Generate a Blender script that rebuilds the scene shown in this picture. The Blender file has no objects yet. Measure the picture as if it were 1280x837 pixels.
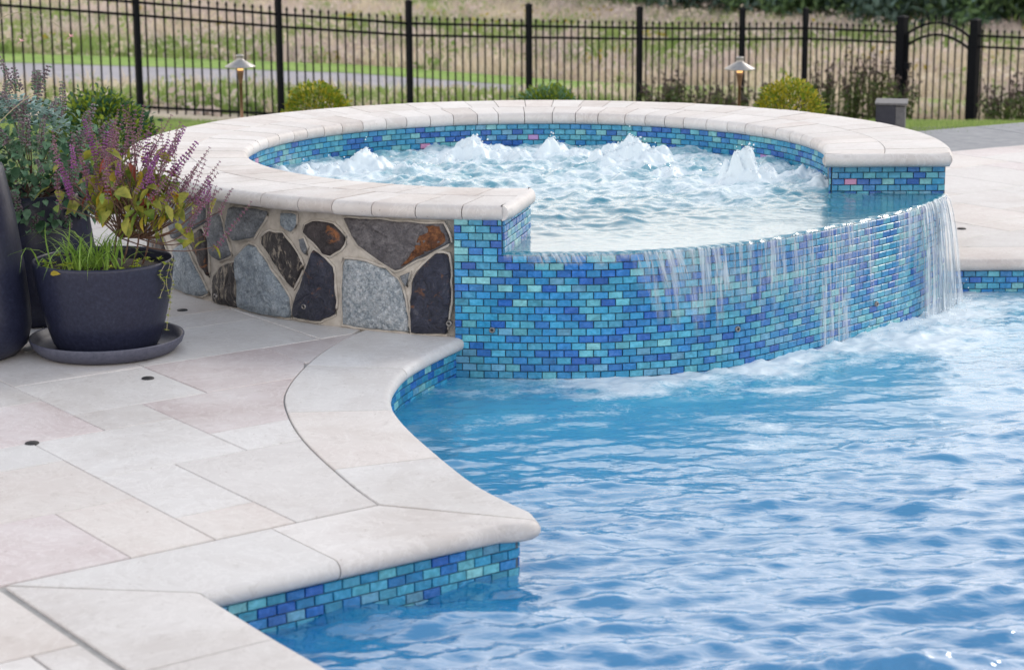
import bpy, bmesh, math, random
import numpy as np
from mathutils import Vector, Matrix, Euler

C = bpy.context.scene.collection
SC = bpy.context.scene
R = math.radians
PI = math.pi
rnd = random.Random(11)

# ------------------------------------------------------------------ camera
F_PX, PITCH, ROLL, CAM_H = 2563.7, 0.21908, -0.00554, 1.6165
cam_data = bpy.data.cameras.new('camera')
cam = bpy.data.objects.new('camera', cam_data)
C.objects.link(cam)
cam_data.sensor_width = 36.0
cam_data.lens = F_PX / 1280 * 36
cam_data.clip_start, cam_data.clip_end = 0.1, 3000
fwd = Vector((0, math.cos(PITCH), -math.sin(PITCH)))
up0 = Vector((0, math.sin(PITCH), math.cos(PITCH)))
rt0 = Vector((1, 0, 0))
rt = rt0 * math.cos(ROLL) + up0 * math.sin(ROLL)
up = up0 * math.cos(ROLL) - rt0 * math.sin(ROLL)
cam.matrix_world = Matrix(((rt.x, up.x, -fwd.x, 0), (rt.y, up.y, -fwd.y, 0),
                           (rt.z, up.z, -fwd.z, CAM_H), (0, 0, 0, 1)))
SC.camera = cam
cam_data.dof.use_dof = True
cam_data.dof.focus_distance = 7.6
cam_data.dof.aperture_fstop = 5.0

# ------------------------------------------------------------------ sky, sun, exposure
CLOUD = 25.0                            # brightness of the cloud veil in the sky texture's own units
SUN_EL, SUN_AZ = R(34), R(48)          # azimuth clockwise from +Y (away from the camera)
world = bpy.data.worlds.new('World')
SC.world = world
world.use_nodes = True
wn, wl = world.node_tree.nodes, world.node_tree.links
wn.clear()
sky = wn.new('ShaderNodeTexSky')
sky.sky_type = 'NISHITA'
sky.sun_disc = False
sky.sun_elevation, sky.sun_rotation = SUN_EL, SUN_AZ
sky.altitude, sky.air_density, sky.dust_density, sky.ozone_density = 50, 1.0, 2.0, 1.5
tc = wn.new('ShaderNodeTexCoord')
mp = wn.new('ShaderNodeMapping')
mp.inputs['Scale'].default_value = (1.0, 1.0, 2.6)
cn = wn.new('ShaderNodeTexNoise')
cn.inputs['Scale'].default_value = 2.6
cn.inputs['Detail'].default_value = 7
cn.inputs['Roughness'].default_value = 0.58
cr = wn.new('ShaderNodeValToRGB')
cr.color_ramp.elements[0].position, cr.color_ramp.elements[0].color = 0.28, (0.62, 0.62, 0.62, 1)
cr.color_ramp.elements[1].position, cr.color_ramp.elements[1].color = 0.60, (1, 1, 1, 1)
cmix = wn.new('ShaderNodeMixRGB')
bg = wn.new('ShaderNodeBackground')
bg.inputs['Strength'].default_value = 0.10
wo = wn.new('ShaderNodeOutputWorld')
sep = wn.new('ShaderNodeSeparateXYZ')
wl.new(tc.outputs['Generated'], sep.inputs[0])
el = wn.new('ShaderNodeValToRGB')                     # veil of cloud: milky bright towards the horizon, thinner overhead
el.color_ramp.elements[0].position, el.color_ramp.elements[0].color = 0.0, (1.06, 0.98, 0.90, 1)
el.color_ramp.elements[1].position, el.color_ramp.elements[1].color = 0.90, (0.15, 0.21, 0.30, 1)
e3 = el.color_ramp.elements.new(0.46); e3.color = (0.84, 0.79, 0.755, 1)
wl.new(sep.outputs['Z'], el.inputs['Fac'])
sca = wn.new('ShaderNodeVectorMath'); sca.operation = 'SCALE'; sca.inputs['Scale'].default_value = CLOUD
wl.new(el.outputs['Color'], sca.inputs[0])
wl.new(sca.outputs[0], cmix.inputs['Color2'])
wl.new(tc.outputs['Generated'], mp.inputs['Vector'])
wl.new(mp.outputs['Vector'], cn.inputs['Vector'])
wl.new(cn.outputs['Fac'], cr.inputs['Fac'])
wl.new(cr.outputs['Color'], cmix.inputs['Fac'])
wl.new(sky.outputs['Color'], cmix.inputs['Color1'])
wl.new(cmix.outputs['Color'], bg.inputs['Color'])
wl.new(bg.outputs['Background'], wo.inputs['Surface'])

sun_data = bpy.data.lights.new('sun', 'SUN')
sun_data.energy = 1.3
sun_data.angle = R(12)
sun_data.color = (1.0, 0.93, 0.84)
sun = bpy.data.objects.new('sun', sun_data)
C.objects.link(sun)
sd = Vector((math.sin(SUN_AZ) * math.cos(SUN_EL), math.cos(SUN_AZ) * math.cos(SUN_EL), math.sin(SUN_EL)))
sun.rotation_euler = (-sd).to_track_quat('-Z', 'Y').to_euler()
sun.location = sd * 60

SC.view_settings.view_transform = 'Standard'
SC.view_settings.look = 'None'
SC.view_settings.exposure = -0.16
SC.view_settings.gamma = 1.0
SC.view_settings.use_curve_mapping = False
SC.render.engine = 'CYCLES'
SC.cycles.max_bounces = 8
SC.cycles.transmission_bounces = 6
SC.cycles.transparent_max_bounces = 8
SC.cycles.caustics_refractive = True
SC.cycles.caustics_reflective = False
SC.cycles.sample_clamp_indirect = 6.0
SC.cycles.use_denoising = True

# ------------------------------------------------------------------ helpers
def tag(o, label=None, cat=None, group=None, kind=None):
    if label: o['label'] = label
    if cat: o['category'] = cat
    if group: o['group'] = group
    if kind: o['kind'] = kind
    return o

def empty(name, loc=(0, 0, 0), rz=0.0, label=None, cat=None, group=None):
    o = bpy.data.objects.new(name, None)
    o.empty_display_size = 0.1
    C.objects.link(o)
    o.location = loc
    o.rotation_euler = (0, 0, rz)
    return tag(o, label, cat, group)

def link(name, me, parent=None, kind=None):
    o = bpy.data.objects.new(name, me)
    C.objects.link(o)
    if parent is not None: o.parent = parent
    if kind: o['kind'] = kind
    return o

class MB:
    """collects vertices and faces for one mesh"""
    def __init__(s):
        s.v, s.f, s.mi = [], [], []
    def add(s, vs, fs, m=0):
        n = len(s.v)
        s.v.extend([tuple(p) for p in vs])
        s.f.extend([tuple(i + n for i in f) for f in fs])
        s.mi.extend([m] * len(fs))
    def box(s, c, d, M=None, m=0):
        x, y, z = d[0] / 2, d[1] / 2, d[2] / 2
        vs = [Vector((sx * x, sy * y, sz * z)) for sz in (-1, 1) for sy in (-1, 1) for sx in (-1, 1)]
        if M is not None: vs = [M @ p for p in vs]
        vs = [p + Vector(c) for p in vs]
        s.add(vs, [(0, 2, 3, 1), (4, 5, 7, 6), (0, 1, 5, 4), (2, 6, 7, 3), (0, 4, 6, 2), (1, 3, 7, 5)], m)
    def bar(s, a, b, w, h=None, m=0):
        a, b = Vector(a), Vector(b)
        h = h or w
        d = (b - a)
        L = d.length
        q = d.to_track_quat('X', 'Z').to_matrix()
        s.box((a + b) / 2, (L, w, h), q, m)
    def tube(s, pts, rad, n=6, cap=True, m=0):
        pts = [Vector(p) for p in pts]
        k = len(pts)
        if not hasattr(rad, '__len__'): rad = [rad] * k
        rings = []
        ref = Vector((0, 0, 1))
        for i, p in enumerate(pts):
            t = (pts[min(i + 1, k - 1)] - pts[max(i - 1, 0)])
            if t.length < 1e-9: t = Vector((0, 0, 1))
            t.normalize()
            r_ = ref if abs(t.dot(ref)) < 0.95 else Vector((1, 0, 0))
            a = t.cross(r_).normalized()
            b = t.cross(a).normalized()
            rings.append([p + (a * math.cos(2 * PI * j / n) + b * math.sin(2 * PI * j / n)) * rad[i] for j in range(n)])
        vs = [q for r_ in rings for q in r_]
        fs = []
        for i in range(k - 1):
            for j in range(n):
                j2 = (j + 1) % n
                fs.append((i * n + j, i * n + j2, (i + 1) * n + j2, (i + 1) * n + j))
        if cap:
            fs.append(tuple(range(n)))
            fs.append(tuple((k - 1) * n + j for j in reversed(range(n))))
        s.add(vs, fs, m)
    def lathe(s, prof, n=32, c=(0, 0, 0), m=0, jit=None):
        vs, fs = [], []
        for i, (r_, z) in enumerate(prof):
            for j in range(n):
                a = 2 * PI * j / n
                vs.append((c[0] + r_ * math.cos(a), c[1] + r_ * math.sin(a), c[2] + z))
        for i in range(len(prof) - 1):
            for j in range(n):
                j2 = (j + 1) % n
                fs.append((i * n + j, i * n + j2, (i + 1) * n + j2, (i + 1) * n + j))
        s.add(vs, fs, m)
    def prism(s, poly, z0, z1, ch=0.002, m=0):
        """flat stone with an eased top edge; poly counter-clockwise"""
        n = len(poly)
        ar = sum(poly[i][0] * poly[(i + 1) % n][1] - poly[(i + 1) % n][0] * poly[i][1] for i in range(n))
        if ar < 0: poly = poly[::-1]
        ins = []
        for i in range(n):
            p0, p, p1 = Vector(poly[i - 1]), Vector(poly[i]), Vector(poly[(i + 1) % n])
            e0, e1 = (p - p0), (p1 - p)
            if e0.length < 1e-7 or e1.length < 1e-7:
                ins.append(p); continue
            e0.normalize(); e1.normalize()
            n0, n1 = Vector((-e0.y, e0.x)), Vector((-e1.y, e1.x))
            b = n0 + n1
            if b.length < 1e-6: b = n0
            b.normalize()
            ins.append(p + b * ch / max(0.4, b.dot(n0)))
        vs = [(p[0], p[1], z0) for p in poly] + [(p[0], p[1], z1 - ch) for p in poly] + [(p[0], p[1], z1) for p in ins]
        fs = [(i, (i + 1) % n, n + (i + 1) % n, n + i) for i in range(n)]
        fs += [(n + i, n + (i + 1) % n, 2 * n + (i + 1) % n, 2 * n + i) for i in range(n)]
        fs.append(tuple(2 * n + i for i in range(n)))
        s.add(vs, fs, m)
    def mesh(s, name, mats, smooth=False):
        me = bpy.data.meshes.new(name)
        me.from_pydata(s.v, [], s.f)
        if not isinstance(mats, (list, tuple)): mats = [mats]
        for m in mats: me.materials.append(m)
        if len(mats) > 1: me.polygons.foreach_set('material_index', s.mi)
        if smooth: me.polygons.foreach_set('use_smooth', [True] * len(me.polygons))
        me.update()
        return me
    def build(s, name, mats, parent=None, smooth=False, kind=None):
        return link(name, s.mesh(name, mats, smooth), parent, kind)

def fix_normals(me):
    bm = bmesh.new(); bm.from_mesh(me)
    bmesh.ops.recalc_face_normals(bm, faces=bm.faces)
    bm.to_mesh(me); bm.free()
    return me

def np_mesh(name, verts, faces, mats, smooth=True, midx=None):
    """verts (n,3), faces (m,k) arrays"""
    me = bpy.data.meshes.new(name)
    k = faces.shape[1]
    me.vertices.add(len(verts)); me.vertices.foreach_set('co', np.ascontiguousarray(verts, dtype=np.float32).ravel())
    me.loops.add(faces.size); me.loops.foreach_set('vertex_index', np.ascontiguousarray(faces, dtype=np.int32).ravel())
    me.polygons.add(len(faces))
    me.polygons.foreach_set('loop_start', np.arange(0, faces.size, k, dtype=np.int32))
    me.polygons.foreach_set('loop_total', np.full(len(faces), k, dtype=np.int32))
    if not isinstance(mats, (list, tuple)): mats = [mats]
    for m in mats: me.materials.append(m)
    if midx is not None: me.polygons.foreach_set('material_index', midx.astype(np.int32))
    me.polygons.foreach_set('use_smooth', np.full(len(faces), smooth, dtype=bool))
    me.update(calc_edges=True)
    me.validate()
    return me

def catmull(pts, per=8):
    P = [Vector(p) for p in pts]
    P = [P[0] * 2 - P[1]] + P + [P[-1] * 2 - P[-2]]
    out = []
    for i in range(1, len(P) - 2):
        for k in range(per):
            t = k / per
            a, b, c, d = P[i - 1], P[i], P[i + 1], P[i + 2]
            out.append(0.5 * ((2 * b) + (c - a) * t + (2 * a - 5 * b + 4 * c - d) * t * t + (3 * b - a - 3 * c + d) * t ** 3))
    out.append(P[-2])
    return out

class Path:
    """plan path with arc length"""
    def __init__(s, pts):
        s.p = [Vector((q[0], q[1])) for q in pts]
        s.s = [0.0]
        for a, b in zip(s.p, s.p[1:]): s.s.append(s.s[-1] + (b - a).length)
        s.L = s.s[-1]
    def at(s, t):
        t = min(max(t, 0), s.L)
        import bisect
        i = min(max(bisect.bisect_right(s.s, t) - 1, 0), len(s.p) - 2)
        d = s.s[i + 1] - s.s[i]
        return s.p[i].lerp(s.p[i + 1], (t - s.s[i]) / d if d > 0 else 0)
    def tan(s, t, e=0.012):
        d = s.at(t + e) - s.at(t - e)
        return d.normalized()
    def offset(s, d):
        """d > 0 moves to the right-hand side of travel"""
        out = []
        for i, p in enumerate(s.p):
            a, b = s.p[max(i - 1, 0)], s.p[min(i + 1, len(s.p) - 1)]
            t = (b - a).normalized()
            out.append(p + Vector((t.y, -t.x)) * d)
        return Path(out)

def blob(mb, p, r_, m=0, st=1.0):
    p = Vector(p)
    mb.add([p + Vector(q) * r_ for q in ((1, 0, 0), (-1, 0, 0), (0, 1, 0), (0, -1, 0), (0, 0, st), (0, 0, -st))],
           [(0, 2, 4), (2, 1, 4), (1, 3, 4), (3, 0, 4), (2, 0, 5), (1, 2, 5), (3, 1, 5), (0, 3, 5)], m)

# numpy value noise
_ng = np.random.RandomState(5).rand(512, 512)
def vnoise(x, y):
    xi, yi = np.floor(x).astype(int), np.floor(y).astype(int)
    fx, fy = x - xi, y - yi
    fx, fy = fx * fx * fx * (fx * (fx * 6 - 15) + 10), fy * fy * fy * (fy * (fy * 6 - 15) + 10)
    g = lambda i, j: _ng[i % 512, j % 512]
    return (g(xi, yi) * (1 - fx) + g(xi + 1, yi) * fx) * (1 - fy) + (g(xi, yi + 1) * (1 - fx) + g(xi + 1, yi + 1) * fx) * fy
def fbm(x, y, o=4, gain=0.5):
    a, s, t = 1.0, 0.0, 0.0
    for k in range(o):
        s += a * vnoise(x * 2 ** k + 17.3 * k, y * 2 ** k + 9.1 * k); t += a; a *= gain
    return s / t

# ------------------------------------------------------------------ materials
def new_mat(name):
    m = bpy.data.materials.new(name)
    m.use_nodes = True
    nt = m.node_tree
    b = nt.nodes['Principled BSDF']
    return m, nt.nodes, nt.links, b

def ramp(nodes, stops):
    r_ = nodes.new('ShaderNodeValToRGB')
    e = r_.color_ramp.elements
    while len(e) > 1: e.remove(e[-1])
    e[0].position = stops[0][0]; e[0].color = (*stops[0][1], 1)
    for p, c in stops[1:]:
        k = e.new(p); k.color = (*c, 1)
    return r_

def coords(nodes, links, world=True, scale=(1, 1, 1)):
    mp_ = nodes.new('ShaderNodeMapping')
    mp_.inputs['Scale'].default_value = scale
    if world:
        g = nodes.new('ShaderNodeNewGeometry'); links.new(g.outputs['Position'], mp_.inputs['Vector'])
    else:
        t = nodes.new('ShaderNodeTexCoord')
        oi = nodes.new('ShaderNodeObjectInfo')
        ad = nodes.new('ShaderNodeVectorMath'); ad.operation = 'MULTIPLY_ADD'
        ad.inputs[1].default_value = (37, 23, 51)
        cx = nodes.new('ShaderNodeCombineXYZ')
        for i in range(3): links.new(oi.outputs['Random'], cx.inputs[i])
        links.new(cx.outputs[0], ad.inputs[0]); links.new(t.outputs['Object'], ad.inputs[2])
        links.new(ad.outputs[0], mp_.inputs['Vector'])
    return mp_.outputs['Vector']

def noise(nodes, links, vec, scale, detail=4, rough=0.55, dist=0.0):
    n = nodes.new('ShaderNodeTexNoise')
    n.inputs['Scale'].default_value = scale
    n.inputs['Detail'].default_value = detail
    n.inputs['Roughness'].default_value = rough
    n.inputs['Distortion'].default_value = dist
    links.new(vec, n.inputs['Vector'])
    return n

def bump(nodes, links, h, bsdf, strength=0.3, dist=0.002):
    b = nodes.new('ShaderNodeBump')
    b.inputs['Strength'].default_value = strength
    b.inputs['Distance'].default_value = dist
    links.new(h, b.inputs['Height'])
    links.new(b.outputs['Normal'], bsdf.inputs['Normal'])
    return b

def mixc(nodes, links, fac, a, b, blend='MIX'):
    m = nodes.new('ShaderNodeMixRGB'); m.blend_type = blend
    for s_, v in (('Fac', fac), ('Color1', a), ('Color2', b)):
        if isinstance(v, (int, float)): m.inputs[s_].default_value = v
        elif isinstance(v, tuple): m.inputs[s_].default_value = (*v, 1)
        else: links.new(v, m.inputs[s_])
    return m.outputs['Color']

def simple(name, stops, scale, rough=0.6, world=True, bmp=0.2, bdist=0.002, detail=5, metal=0.0, spec=0.5, stretch=(1, 1, 1), dist=0.0, coat=0.0):
    m, n, l, b = new_mat(name)
    v = coords(n, l, world, stretch)
    t = noise(n, l, v, scale, detail, 0.6, dist)
    r_ = ramp(n, stops)
    l.new(t.outputs['Fac'], r_.inputs['Fac'])
    l.new(r_.outputs['Color'], b.inputs['Base Color'])
    b.inputs['Roughness'].default_value = rough
    b.inputs['Metallic'].default_value = metal
    b.inputs['Specular IOR Level'].default_value = spec
    b.inputs['Coat Weight'].default_value = coat
    if bmp: bump(n, l, t.outputs['Fac'], b, bmp, bdist)
    return m

def travertine(name, base, vein, light, rough=0.5):
    m, n, l, b = new_mat(name)
    v = coords(n, l, True)
    oi = n.new('ShaderNodeObjectInfo')
    off = n.new('ShaderNodeVectorMath'); off.operation = 'MULTIPLY_ADD'; off.inputs[1].default_value = (40, 40, 40)
    cx = n.new('ShaderNodeCombineXYZ')
    for i in range(3): l.new(oi.outputs['Random'], cx.inputs[i])
    l.new(cx.outputs[0], off.inputs[0]); l.new(v, off.inputs[2])
    vv = off.outputs[0]
    n1 = noise(n, l, vv, 2.2, 6, 0.62, 0.8)
    n2 = noise(n, l, vv, 26, 5, 0.7, 0.6)
    n3 = noise(n, l, vv, 5.5, 8, 0.7, 2.2)
    r1 = ramp(n, [(0.3, vein), (0.5, base), (0.72, light)])
    l.new(n1.outputs['Fac'], r1.inputs['Fac'])
    rv = ramp(n, [(0.475, (0, 0, 0)), (0.5, (1, 1, 1)), (0.525, (0, 0, 0))])       # thin pale veins
    l.new(n3.outputs['Fac'], rv.inputs['Fac'])
    fv = n.new('ShaderNodeMath'); fv.operation = 'MULTIPLY'; fv.inputs[1].default_value = 0.6
    l.new(rv.outputs['Color'], fv.inputs[0])
    c1 = mixc(n, l, fv.outputs[0], r1.outputs['Color'], tuple(min(0.9, x * 1.12) for x in light))
    rs = ramp(n, [(0.28, (0.72, 0.70, 0.68)), (0.45, (1, 1, 1))])
    l.new(n2.outputs['Fac'], rs.inputs['Fac'])
    c2 = mixc(n, l, 0.5, c1, rs.outputs['Color'], 'MULTIPLY')
    n4 = noise(n, l, v, 1.1, 7, 0.7, 0.5)                       # old water stains and foot dirt
    r4 = ramp(n, [(0.36, (0.86, 0.84, 0.82)), (0.52, (1, 1, 1))]); l.new(n4.outputs['Fac'], r4.inputs['Fac'])
    c2 = mixc(n, l, 0.8, c2, r4.outputs['Color'], 'MULTIPLY')
    n5 = noise(n, l, vv, 75, 3, 0.6)                            # open pits
    r5 = ramp(n, [(0.27, (0.55, 0.50, 0.46)), (0.33, (1, 1, 1))]); l.new(n5.outputs['Fac'], r5.inputs['Fac'])
    c2 = mixc(n, l, 0.7, c2, r5.outputs['Color'], 'MULTIPLY')
    hs = n.new('ShaderNodeHueSaturation')
    mr = n.new('ShaderNodeMapRange'); mr.inputs['To Min'].default_value = 0.93; mr.inputs['To Max'].default_value = 1.06
    l.new(oi.outputs['Random'], mr.inputs['Value']); l.new(mr.outputs[0], hs.inputs['Value'])
    l.new(c2, hs.inputs['Color'])
    l.new(hs.outputs['Color'], b.inputs['Base Color'])
    b.inputs['Roughness'].default_value = rough
    bump(n, l, n2.outputs['Fac'], b, 0.22, 0.002)
    return m

M = {}
M['trav_ivory'] = travertine('travertine_ivory', (0.615, 0.595, 0.59), (0.565, 0.535, 0.525), (0.66, 0.645, 0.64))
M['trav_white'] = travertine('travertine_white', (0.64, 0.63, 0.63), (0.59, 0.57, 0.565), (0.68, 0.675, 0.675))
M['trav_pink'] = travertine('travertine_rose', (0.595, 0.54, 0.545), (0.52, 0.445, 0.45), (0.65, 0.62, 0.625))
M['trav_cream'] = travertine('travertine_cream', (0.625, 0.585, 0.565), (0.58, 0.525, 0.505), (0.66, 0.635, 0.62))
M['cop_a'] = travertine('coping_ivory', (0.63, 0.605, 0.595), (0.54, 0.50, 0.485), (0.68, 0.665, 0.66))
M['cop_b'] = travertine('coping_warm', (0.60, 0.56, 0.54), (0.50, 0.44, 0.42), (0.66, 0.63, 0.615))
M['joint'] = simple('joint_mortar', [(0.3, (0.33, 0.32, 0.31)), (0.7, (0.43, 0.42, 0.41))], 40, 0.9)
M['mortar'] = simple('wall_mortar', [(0.3, (0.36, 0.325, 0.29)), (0.5, (0.50, 0.465, 0.42)), (0.75, (0.62, 0.585, 0.54))], 22, 0.9, bmp=0.9, bdist=0.012, detail=8)
M['grout'] = simple('tile_grout', [(0.3, (0.06, 0.11, 0.16)), (0.7, (0.12, 0.18, 0.22))], 60, 0.8)
M['plaster'] = simple('pool_plaster', [(0.3, (0.16, 0.52, 0.78)), (0.7, (0.24, 0.60, 0.84))], 3, 0.8, bmp=0)
M['concrete'] = simple('grey_concrete', [(0.3, (0.24, 0.25, 0.27)), (0.7, (0.33, 0.34, 0.36))], 12, 0.85)

TILE_COL = [(0.009, 0.105, 0.42), (0.011, 0.135, 0.46), (0.014, 0.165, 0.48), (0.016, 0.20, 0.50), (0.018, 0.23, 0.50), (0.02, 0.25, 0.48),
            (0.028, 0.28, 0.50), (0.032, 0.30, 0.52), (0.045, 0.31, 0.48), (0.07, 0.37, 0.52), (0.11, 0.42, 0.52), (0.18, 0.48, 0.53),
            (0.06, 0.34, 0.52), (0.12, 0.35, 0.53)]
TM = []
for i, c in enumerate(TILE_COL):
    m, n, l, b = new_mat('glass_tile_%s' % 'abcdefghijklmn'[i])
    v = coords(n, l, False)
    t1 = noise(n, l, v, 45, 4, 0.6, 0.8)
    r_ = ramp(n, [(0.25, tuple(x * 0.62 for x in c)), (0.5, c), (0.78, tuple(min(0.85, x * 1.25 + 0.05) for x in c))])
    l.new(t1.outputs['Fac'], r_.inputs['Fac'])
    oi = n.new('ShaderNodeObjectInfo')
    hs = n.new('ShaderNodeHueSaturation')
    mr = n.new('ShaderNodeMapRange'); mr.inputs['To Min'].default_value = 0.82; mr.inputs['To Max'].default_value = 1.22
    l.new(oi.outputs['Random'], mr.inputs['Value']); l.new(mr.outputs[0], hs.inputs['Value'])
    l.new(r_.outputs['Color'], hs.inputs['Color'])
    l.new(hs.outputs['Color'], b.inputs['Base Color'])
    b.inputs['Roughness'].default_value = 0.24
    b.inputs['Specular IOR Level'].default_value = 0.7
    b.inputs['Coat Weight'].default_value = 0.25
    b.inputs['Coat Roughness'].default_value = 0.12
    t2 = noise(n, l, v, 90, 2, 0.5)
    bump(n, l, t2.outputs['Fac'], b, 0.12, 0.001)
    TM.append(m)
# a few rose tinted iridescent tiles sit among the blue ones on the inner wall
TM_ROSE = []
for nm, c in (('glass_tile_rose', (0.50, 0.24, 0.42)), ('glass_tile_lilac', (0.42, 0.26, 0.55))):
    m, n, l, b = new_mat(nm)
    b.inputs['Base Color'].default_value = (*c, 1); b.inputs['Roughness'].default_value = 0.15; b.inputs['Coat Weight'].default_value = 0.4
    TM_ROSE.append(m)

def water_mat(name, tint, fior, nscale, nstr, foam_col, scl2, body, cloudy, airy):
    m, n, l, b = new_mat(name)
    n.remove(b)
    out = n['Material Output']
    v = coords(n, l, True, (0.75, 1.8, 1.0))
    n1 = noise(n, l, v, nscale, 3, 0.5, 0.4)
    bp = n.new('ShaderNodeBump'); bp.inputs['Strength'].default_value = nstr; bp.inputs['Distance'].default_value = 0.01
    l.new(n1.outputs['Fac'], bp.inputs['Height'])
    rf = n.new('ShaderNodeBsdfRefraction'); rf.inputs['IOR'].default_value = 1.33; rf.inputs['Roughness'].default_value = 0.0
    rf.inputs['Color'].default_value = (*tint, 1)
    gl = n.new('ShaderNodeBsdfGlossy'); gl.inputs['Roughness'].default_value = 0.03; gl.inputs['Color'].default_value = (1, 1, 1, 1)
    fr = n.new('ShaderNodeFresnel'); fr.inputs['IOR'].default_value = fior
    for s_ in (rf, gl, fr): l.new(bp.outputs['Normal'], s_.inputs['Normal'])
    tp = n.new('ShaderNodeBsdfTransparent'); tp.inputs['Color'].default_value = (*tint, 1)
    td = n.new('ShaderNodeBsdfDiffuse'); td.inputs['Color'].default_value = (*body, 1)      # bubbles held in the moving water
    ma_ = n.new('ShaderNodeMixShader'); ma_.inputs[0].default_value = 0.5
    l.new(rf.outputs[0], ma_.inputs[1]); l.new(tp.outputs[0], ma_.inputs[2])
    mb_ = n.new('ShaderNodeMixShader'); mb_.inputs[0].default_value = cloudy
    l.new(ma_.outputs[0], mb_.inputs[1]); l.new(td.outputs[0], mb_.inputs[2])
    aa = n.new('ShaderNodeAttribute'); aa.attribute_name = 'air'
    l.new(mixc(n, l, aa.outputs['Fac'], body, airy), td.inputs['Color'])
    mr_ = n.new('ShaderNodeMapRange'); mr_.inputs['To Min'].default_value = cloudy; mr_.inputs['To Max'].default_value = 0.72
    l.new(aa.outputs['Fac'], mr_.inputs['Value']); l.new(mr_.outputs[0], mb_.inputs[0])
    mx = n.new('ShaderNodeMixShader')
    l.new(fr.outputs[0], mx.inputs[0]); l.new(mb_.outputs[0], mx.inputs[1]); l.new(gl.outputs[0], mx.inputs[2])
    at = n.new('ShaderNodeAttribute'); at.attribute_name = 'foam'
    n2 = noise(n, l, v, scl2, 6, 0.7, 1.6)
    ma = n.new('ShaderNodeMath'); ma.operation = 'ADD'
    l.new(at.outputs['Fac'], ma.inputs[0]); l.new(n2.outputs['Fac'], ma.inputs[1])
    rm = ramp(n, [(0.80, (0, 0, 0)), (1.18, (1, 1, 1))])
    sub = n.new('ShaderNodeMath'); sub.operation = 'MULTIPLY'; sub.inputs[1].default_value = 0.80
    l.new(ma.outputs[0], sub.inputs[0]); 
    rm.color_ramp.elements[0].position = 0.62; rm.color_ramp.elements[1].position = 0.98
    l.new(sub.outputs[0], rm.inputs['Fac'])
    fm = n.new('ShaderNodeBsdfPrincipled')
    fm.inputs['Base Color'].default_value = (*foam_col, 1); fm.inputs['Roughness'].default_value = 0.45
    fm.inputs['Subsurface Weight'].default_value = 0.0
    l.new(bp.outputs['Normal'], fm.inputs['Normal'])
    mx2 = n.new('ShaderNodeMixShader')
    l.new(rm.outputs['Color'], mx2.inputs[0]); l.new(mx.outputs[0], mx2.inputs[1]); l.new(fm.outputs[0], mx2.inputs[2])
    l.new(mx2.outputs[0], out.inputs['Surface'])
    return m
M['pool_water'] = water_mat('pool_water', (0.45, 0.84, 0.97), 3.2, 30, 0.30, (0.74, 0.85, 0.92), 30, (0.008, 0.30, 0.70), 0.6, (0.09, 0.56, 0.84))
M['spa_water'] = water_mat('spa_water', (0.55, 0.85, 0.90), 1.85, 34, 0.14, (0.70, 0.80, 0.86), 30, (0.06, 0.40, 0.58), 0.5, (0.25, 0.55, 0.68))

m, n, l, b = new_mat('falling_water')
n.remove(b)
tr = n.new('ShaderNodeBsdfTransparent'); tr.inputs['Color'].default_value = (0.93, 0.97, 1, 1)
gl = n.new('ShaderNodeBsdfGlossy'); gl.inputs['Roughness'].default_value = 0.08
df = n.new('ShaderNodeBsdfTranslucent'); df.inputs['Color'].default_value = (0.85, 0.92, 0.98, 1)
fr = n.new('ShaderNodeFresnel'); fr.inputs['IOR'].default_value = 1.28
mxa = n.new('ShaderNodeMixShader'); mxa.inputs[0].default_value = 0.30
mxb = n.new('ShaderNodeMixShader')
l.new(tr.outputs[0], mxa.inputs[1]); l.new(df.outputs[0], mxa.inputs[2])
l.new(fr.outputs[0], mxb.inputs[0]); l.new(mxa.outputs[0], mxb.inputs[1]); l.new(gl.outputs[0], mxb.inputs[2])
l.new(mxb.outputs[0], n['Material Output'].inputs['Surface'])
M['fall'] = m
m, n, l, b = new_mat('water_curtain')
A3 = []
for nm in ('along', 'drop', 'flow'):
    a_ = n.new('ShaderNodeAttribute'); a_.attribute_name = nm; A3.append(a_.outputs['Fac'])
cx = n.new('ShaderNodeCombineXYZ'); l.new(A3[0], cx.inputs[0]); l.new(A3[1], cx.inputs[1])
mpp = n.new('ShaderNodeMapping'); mpp.inputs['Scale'].default_value = (62, 4.0, 1); l.new(cx.outputs[0], mpp.inputs['Vector'])
nz = noise(n, l, mpp.outputs['Vector'], 1.0, 5, 0.62, 0.6)
rz_ = ramp(n, [(0.38, (0.07, 0.07, 0.07)), (0.48, (0.32, 0.32, 0.32)), (0.62, (1, 1, 1))]); l.new(nz.outputs['Fac'], rz_.inputs['Fac'])
mm = n.new('ShaderNodeMath'); mm.operation = 'MULTIPLY'; l.new(rz_.outputs['Color'], mm.inputs[0]); l.new(A3[2], mm.inputs[1])
mn = n.new('ShaderNodeMath'); mn.operation = 'MULTIPLY'; l.new(mm.outputs[0], mn.inputs[0]); mn.inputs[1].default_value = 0.62
tr = n.new('ShaderNodeBsdfTransparent')
b.inputs['Base Color'].default_value = (0.84, 0.90, 0.95, 1); b.inputs['Roughness'].default_value = 0.15
bump(n, l, nz.outputs['Fac'], b, 0.6, 0.004)
mxc = n.new('ShaderNodeMixShader'); l.new(mn.outputs[0], mxc.inputs[0]); l.new(tr.outputs[0], mxc.inputs[1]); l.new(b.outputs[0], mxc.inputs[2])
l.new(mxc.outputs[0], n['Material Output'].inputs['Surface'])
M['curtain'] = m
M['froth'] = simple('froth', [(0.3, (0.78, 0.86, 0.92)), (0.7, (0.86, 0.91, 0.95))], 60, 0.4)

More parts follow.
